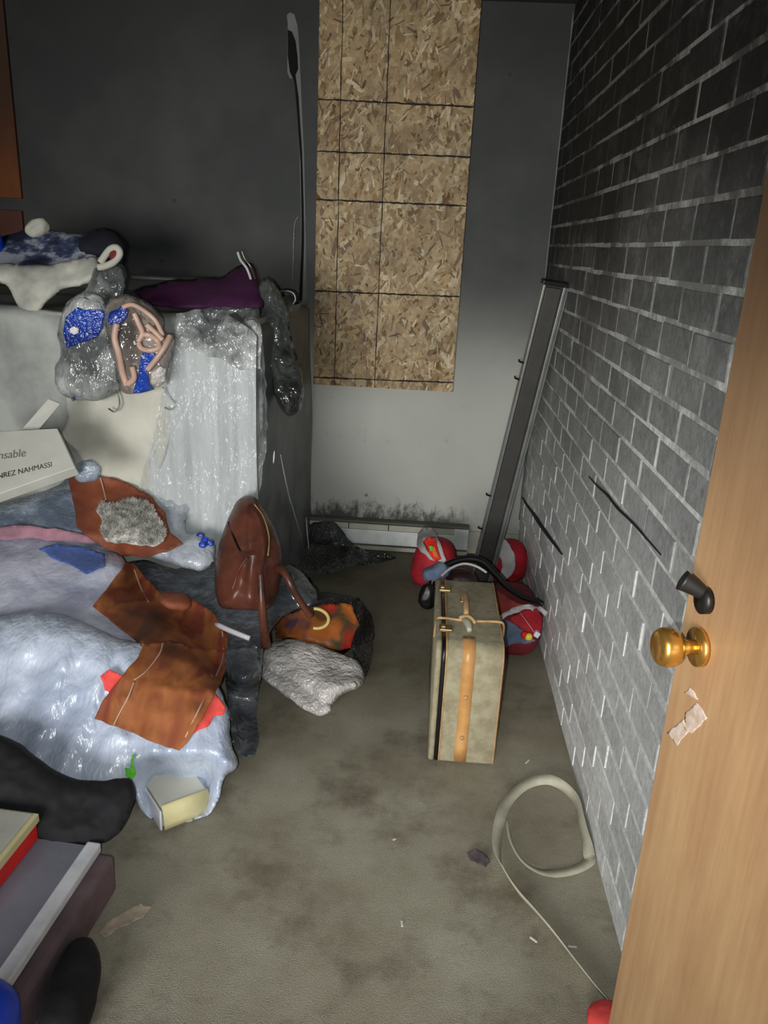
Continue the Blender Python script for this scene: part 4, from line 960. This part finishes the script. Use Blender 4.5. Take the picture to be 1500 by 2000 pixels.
def lettering(txt, px, py, px2, py2, plane_pts, mat, parent, lift=.002):
    n_ = (plane_pts[1]-plane_pts[0]).cross(plane_pts[2]-plane_pts[0]).normalized()
    if n_.dot(EYE-plane_pts[0]) < 0: n_ = -n_
    def onp(a, b):
        d = ray(a, b); t = (plane_pts[0]-EYE).dot(n_)/d.dot(n_); return EYE+d*t
    a = onp(px, py); b = onp(px2, py2); X = (b-a).normalized(); Y = n_.cross(X)
    cu = bpy.data.curves.new('t', 'FONT'); cu.body = txt; cu.size = 1; cu.extrude = .0
    to = bpy.data.objects.new('t', cu); C.objects.link(to); dg = bpy.context.evaluated_depsgraph_get(); me = bpy.data.meshes.new_from_object(to.evaluated_get(dg))
    bpy.data.objects.remove(to)
    wd = max(v.co.x for v in me.vertices); s_ = (b-a).length/wd
    for v in me.vertices: v.co = a+X*(v.co.x*s_)+Y*(v.co.y*s_*1.25)+n_*lift
    return link(me, 'lettering', mat, parent, False)
lettering('nsable', -4, 898, 50, 892, bp[:3], M['greyink'], bx_)
lettering('INREZ NAHMASSI', -8, 937, 102, 912, bp[:3], M['ink'], bx_)

# cream card box on the floor before the heap
cbx = empty('cream_box', K(350, 1560, 2, 0)); tag(cbx, 'small cream card box with a yellowed rounded end on the carpet before the heap', 'box')
q0 = K(322, 1622, 2, .012); q1 = K(412, 1586, 2, .012); X = (q1-q0).normalized(); Yv = Vector((-X.y, X.x, 0)); wdt = (q1-q0).length
MXb = Matrix((X, Yv, Vector((0, 0, 1)))).transposed().to_4x4(); MXb.translation = q0
box('box_body', 0, wdt, .014, .165, 0, .062, M['paper'], cbx, .004, MXb)
V = []; Fq = []; n = 8
for i in range(n+1):
    a = math.pi/2*i/n
    for x in (0, wdt): V.append(MXb @ Vector((x, .020-.020*math.sin(a)-.0, .066*math.cos(a)**.8 if i < n else 0)))
for i in range(n): Fq.append((2*i, 2*i+2, 2*i+3, 2*i+1))
o = mesh('rounded_end', V, Fq, M['yellowcard'], cbx); md = o.modifiers.new('s', 'SOLIDIFY'); md.thickness = .003
box('side_flap', -.010, -.004, .004, .12, 0, .060, M['whiteedge'], cbx, .002, MXb)
o = drape('lime_ribbon', [(258, 1474), (264, 1474), (262, 1496), (266, 1510), (258, 1522), (246, 1516), (244, 1500), (256, 1502)], M['limegreen'], bvh_of(HP+[fl]), None, .006, .003, 12, 3, 4, .001, 4); tag(o, 'small lime green ribbon at the front hem of the pale laundry bag', 'ribbon')

# ---- foreground, lower left
o = pillow('black_garment', [(-60, 1440), (0, 1436), (50, 1462), (100, 1500), (150, 1522), (200, 1524), (252, 1520), (264, 1550), (254, 1590), (228, 1630), (190, 1650), (120, 1655), (60, 1640), (-60, 1640)], M['black'], (1.42, .08), (1.66, .25), .05, .08, 40, None, .018, 8, 5); tag(o, 'black garment bunched on the floor in front of the pale laundry bag', 'garment')
gc = empty('slate_case', (-1.0, 1.2, 0)); tag(gc, 'flat slate grey case with white rim and mauve sides at the lower left corner', 'case')
ZT = .13
a = K(195, 1650, 2, ZT); b = K(25, 1905, 2, ZT)
dirv = (a-b).normalized(); lf = Vector((-dirv.y, dirv.x, 0))
if lf.x > 0: lf = -lf
GM = Matrix((-lf, dirv, Vector((0, 0, 1)))).transposed().to_4x4(); GM.translation = b-dirv*.22; GM.translation.z = 0
Lg = (a-b).length+.22
box('case_side', -.62, .036, 0, Lg, .004, ZT-.02, M['mauve'], gc, .012, GM)
box('top_board', -.62, -.012, .01, Lg-.006, ZT-.02, ZT, M['greyboard'], gc, .002, GM)
box('white_rim', -.030, .004, .0, Lg, ZT-.018, ZT+.008, M['whiteedge'], gc, .005, GM)
rw = empty('red_white_box', (-.95, 1.3, ZT)); tag(rw, 'small box with grey lid, cream edge and bright red side on the slate case', 'box')
c1 = K(72, 1588, 2, ZT+.075); RM = GM.copy(); RM.translation = Vector((c1.x, c1.y, ZT)); 
box('red_base', -.40, -.002, -.34, -.002, .002, .050, M['redcard'], rw, .003, RM)
box('cream_edge', -.41, .003, -.35, .003, .050, .072, M['yellowcard'], rw, .002, RM)
box('grey_lid', -.41, -.008, -.35, -.006, .072, .078, M['boxcard'], rw, .002, RM)
o = blob('black_shoe', K(140, 1935, 2, .05), (.045, .12, .055), M['black'], None, (0, 0, .15), 5, .008, 9, 3, 2.4, .003); tag(o, 'black shoe on the carpet against the mauve side of the slate case', 'shoe')
o = blob('blue_bag', K(-58, 2010, 2, .2), (.07, .08, .07), M['royal'], None, (0, 0, 0), 4, .006, 9, 3, 2.4, None); tag(o, 'bright royal blue bag at the very lower left corner', 'bag')
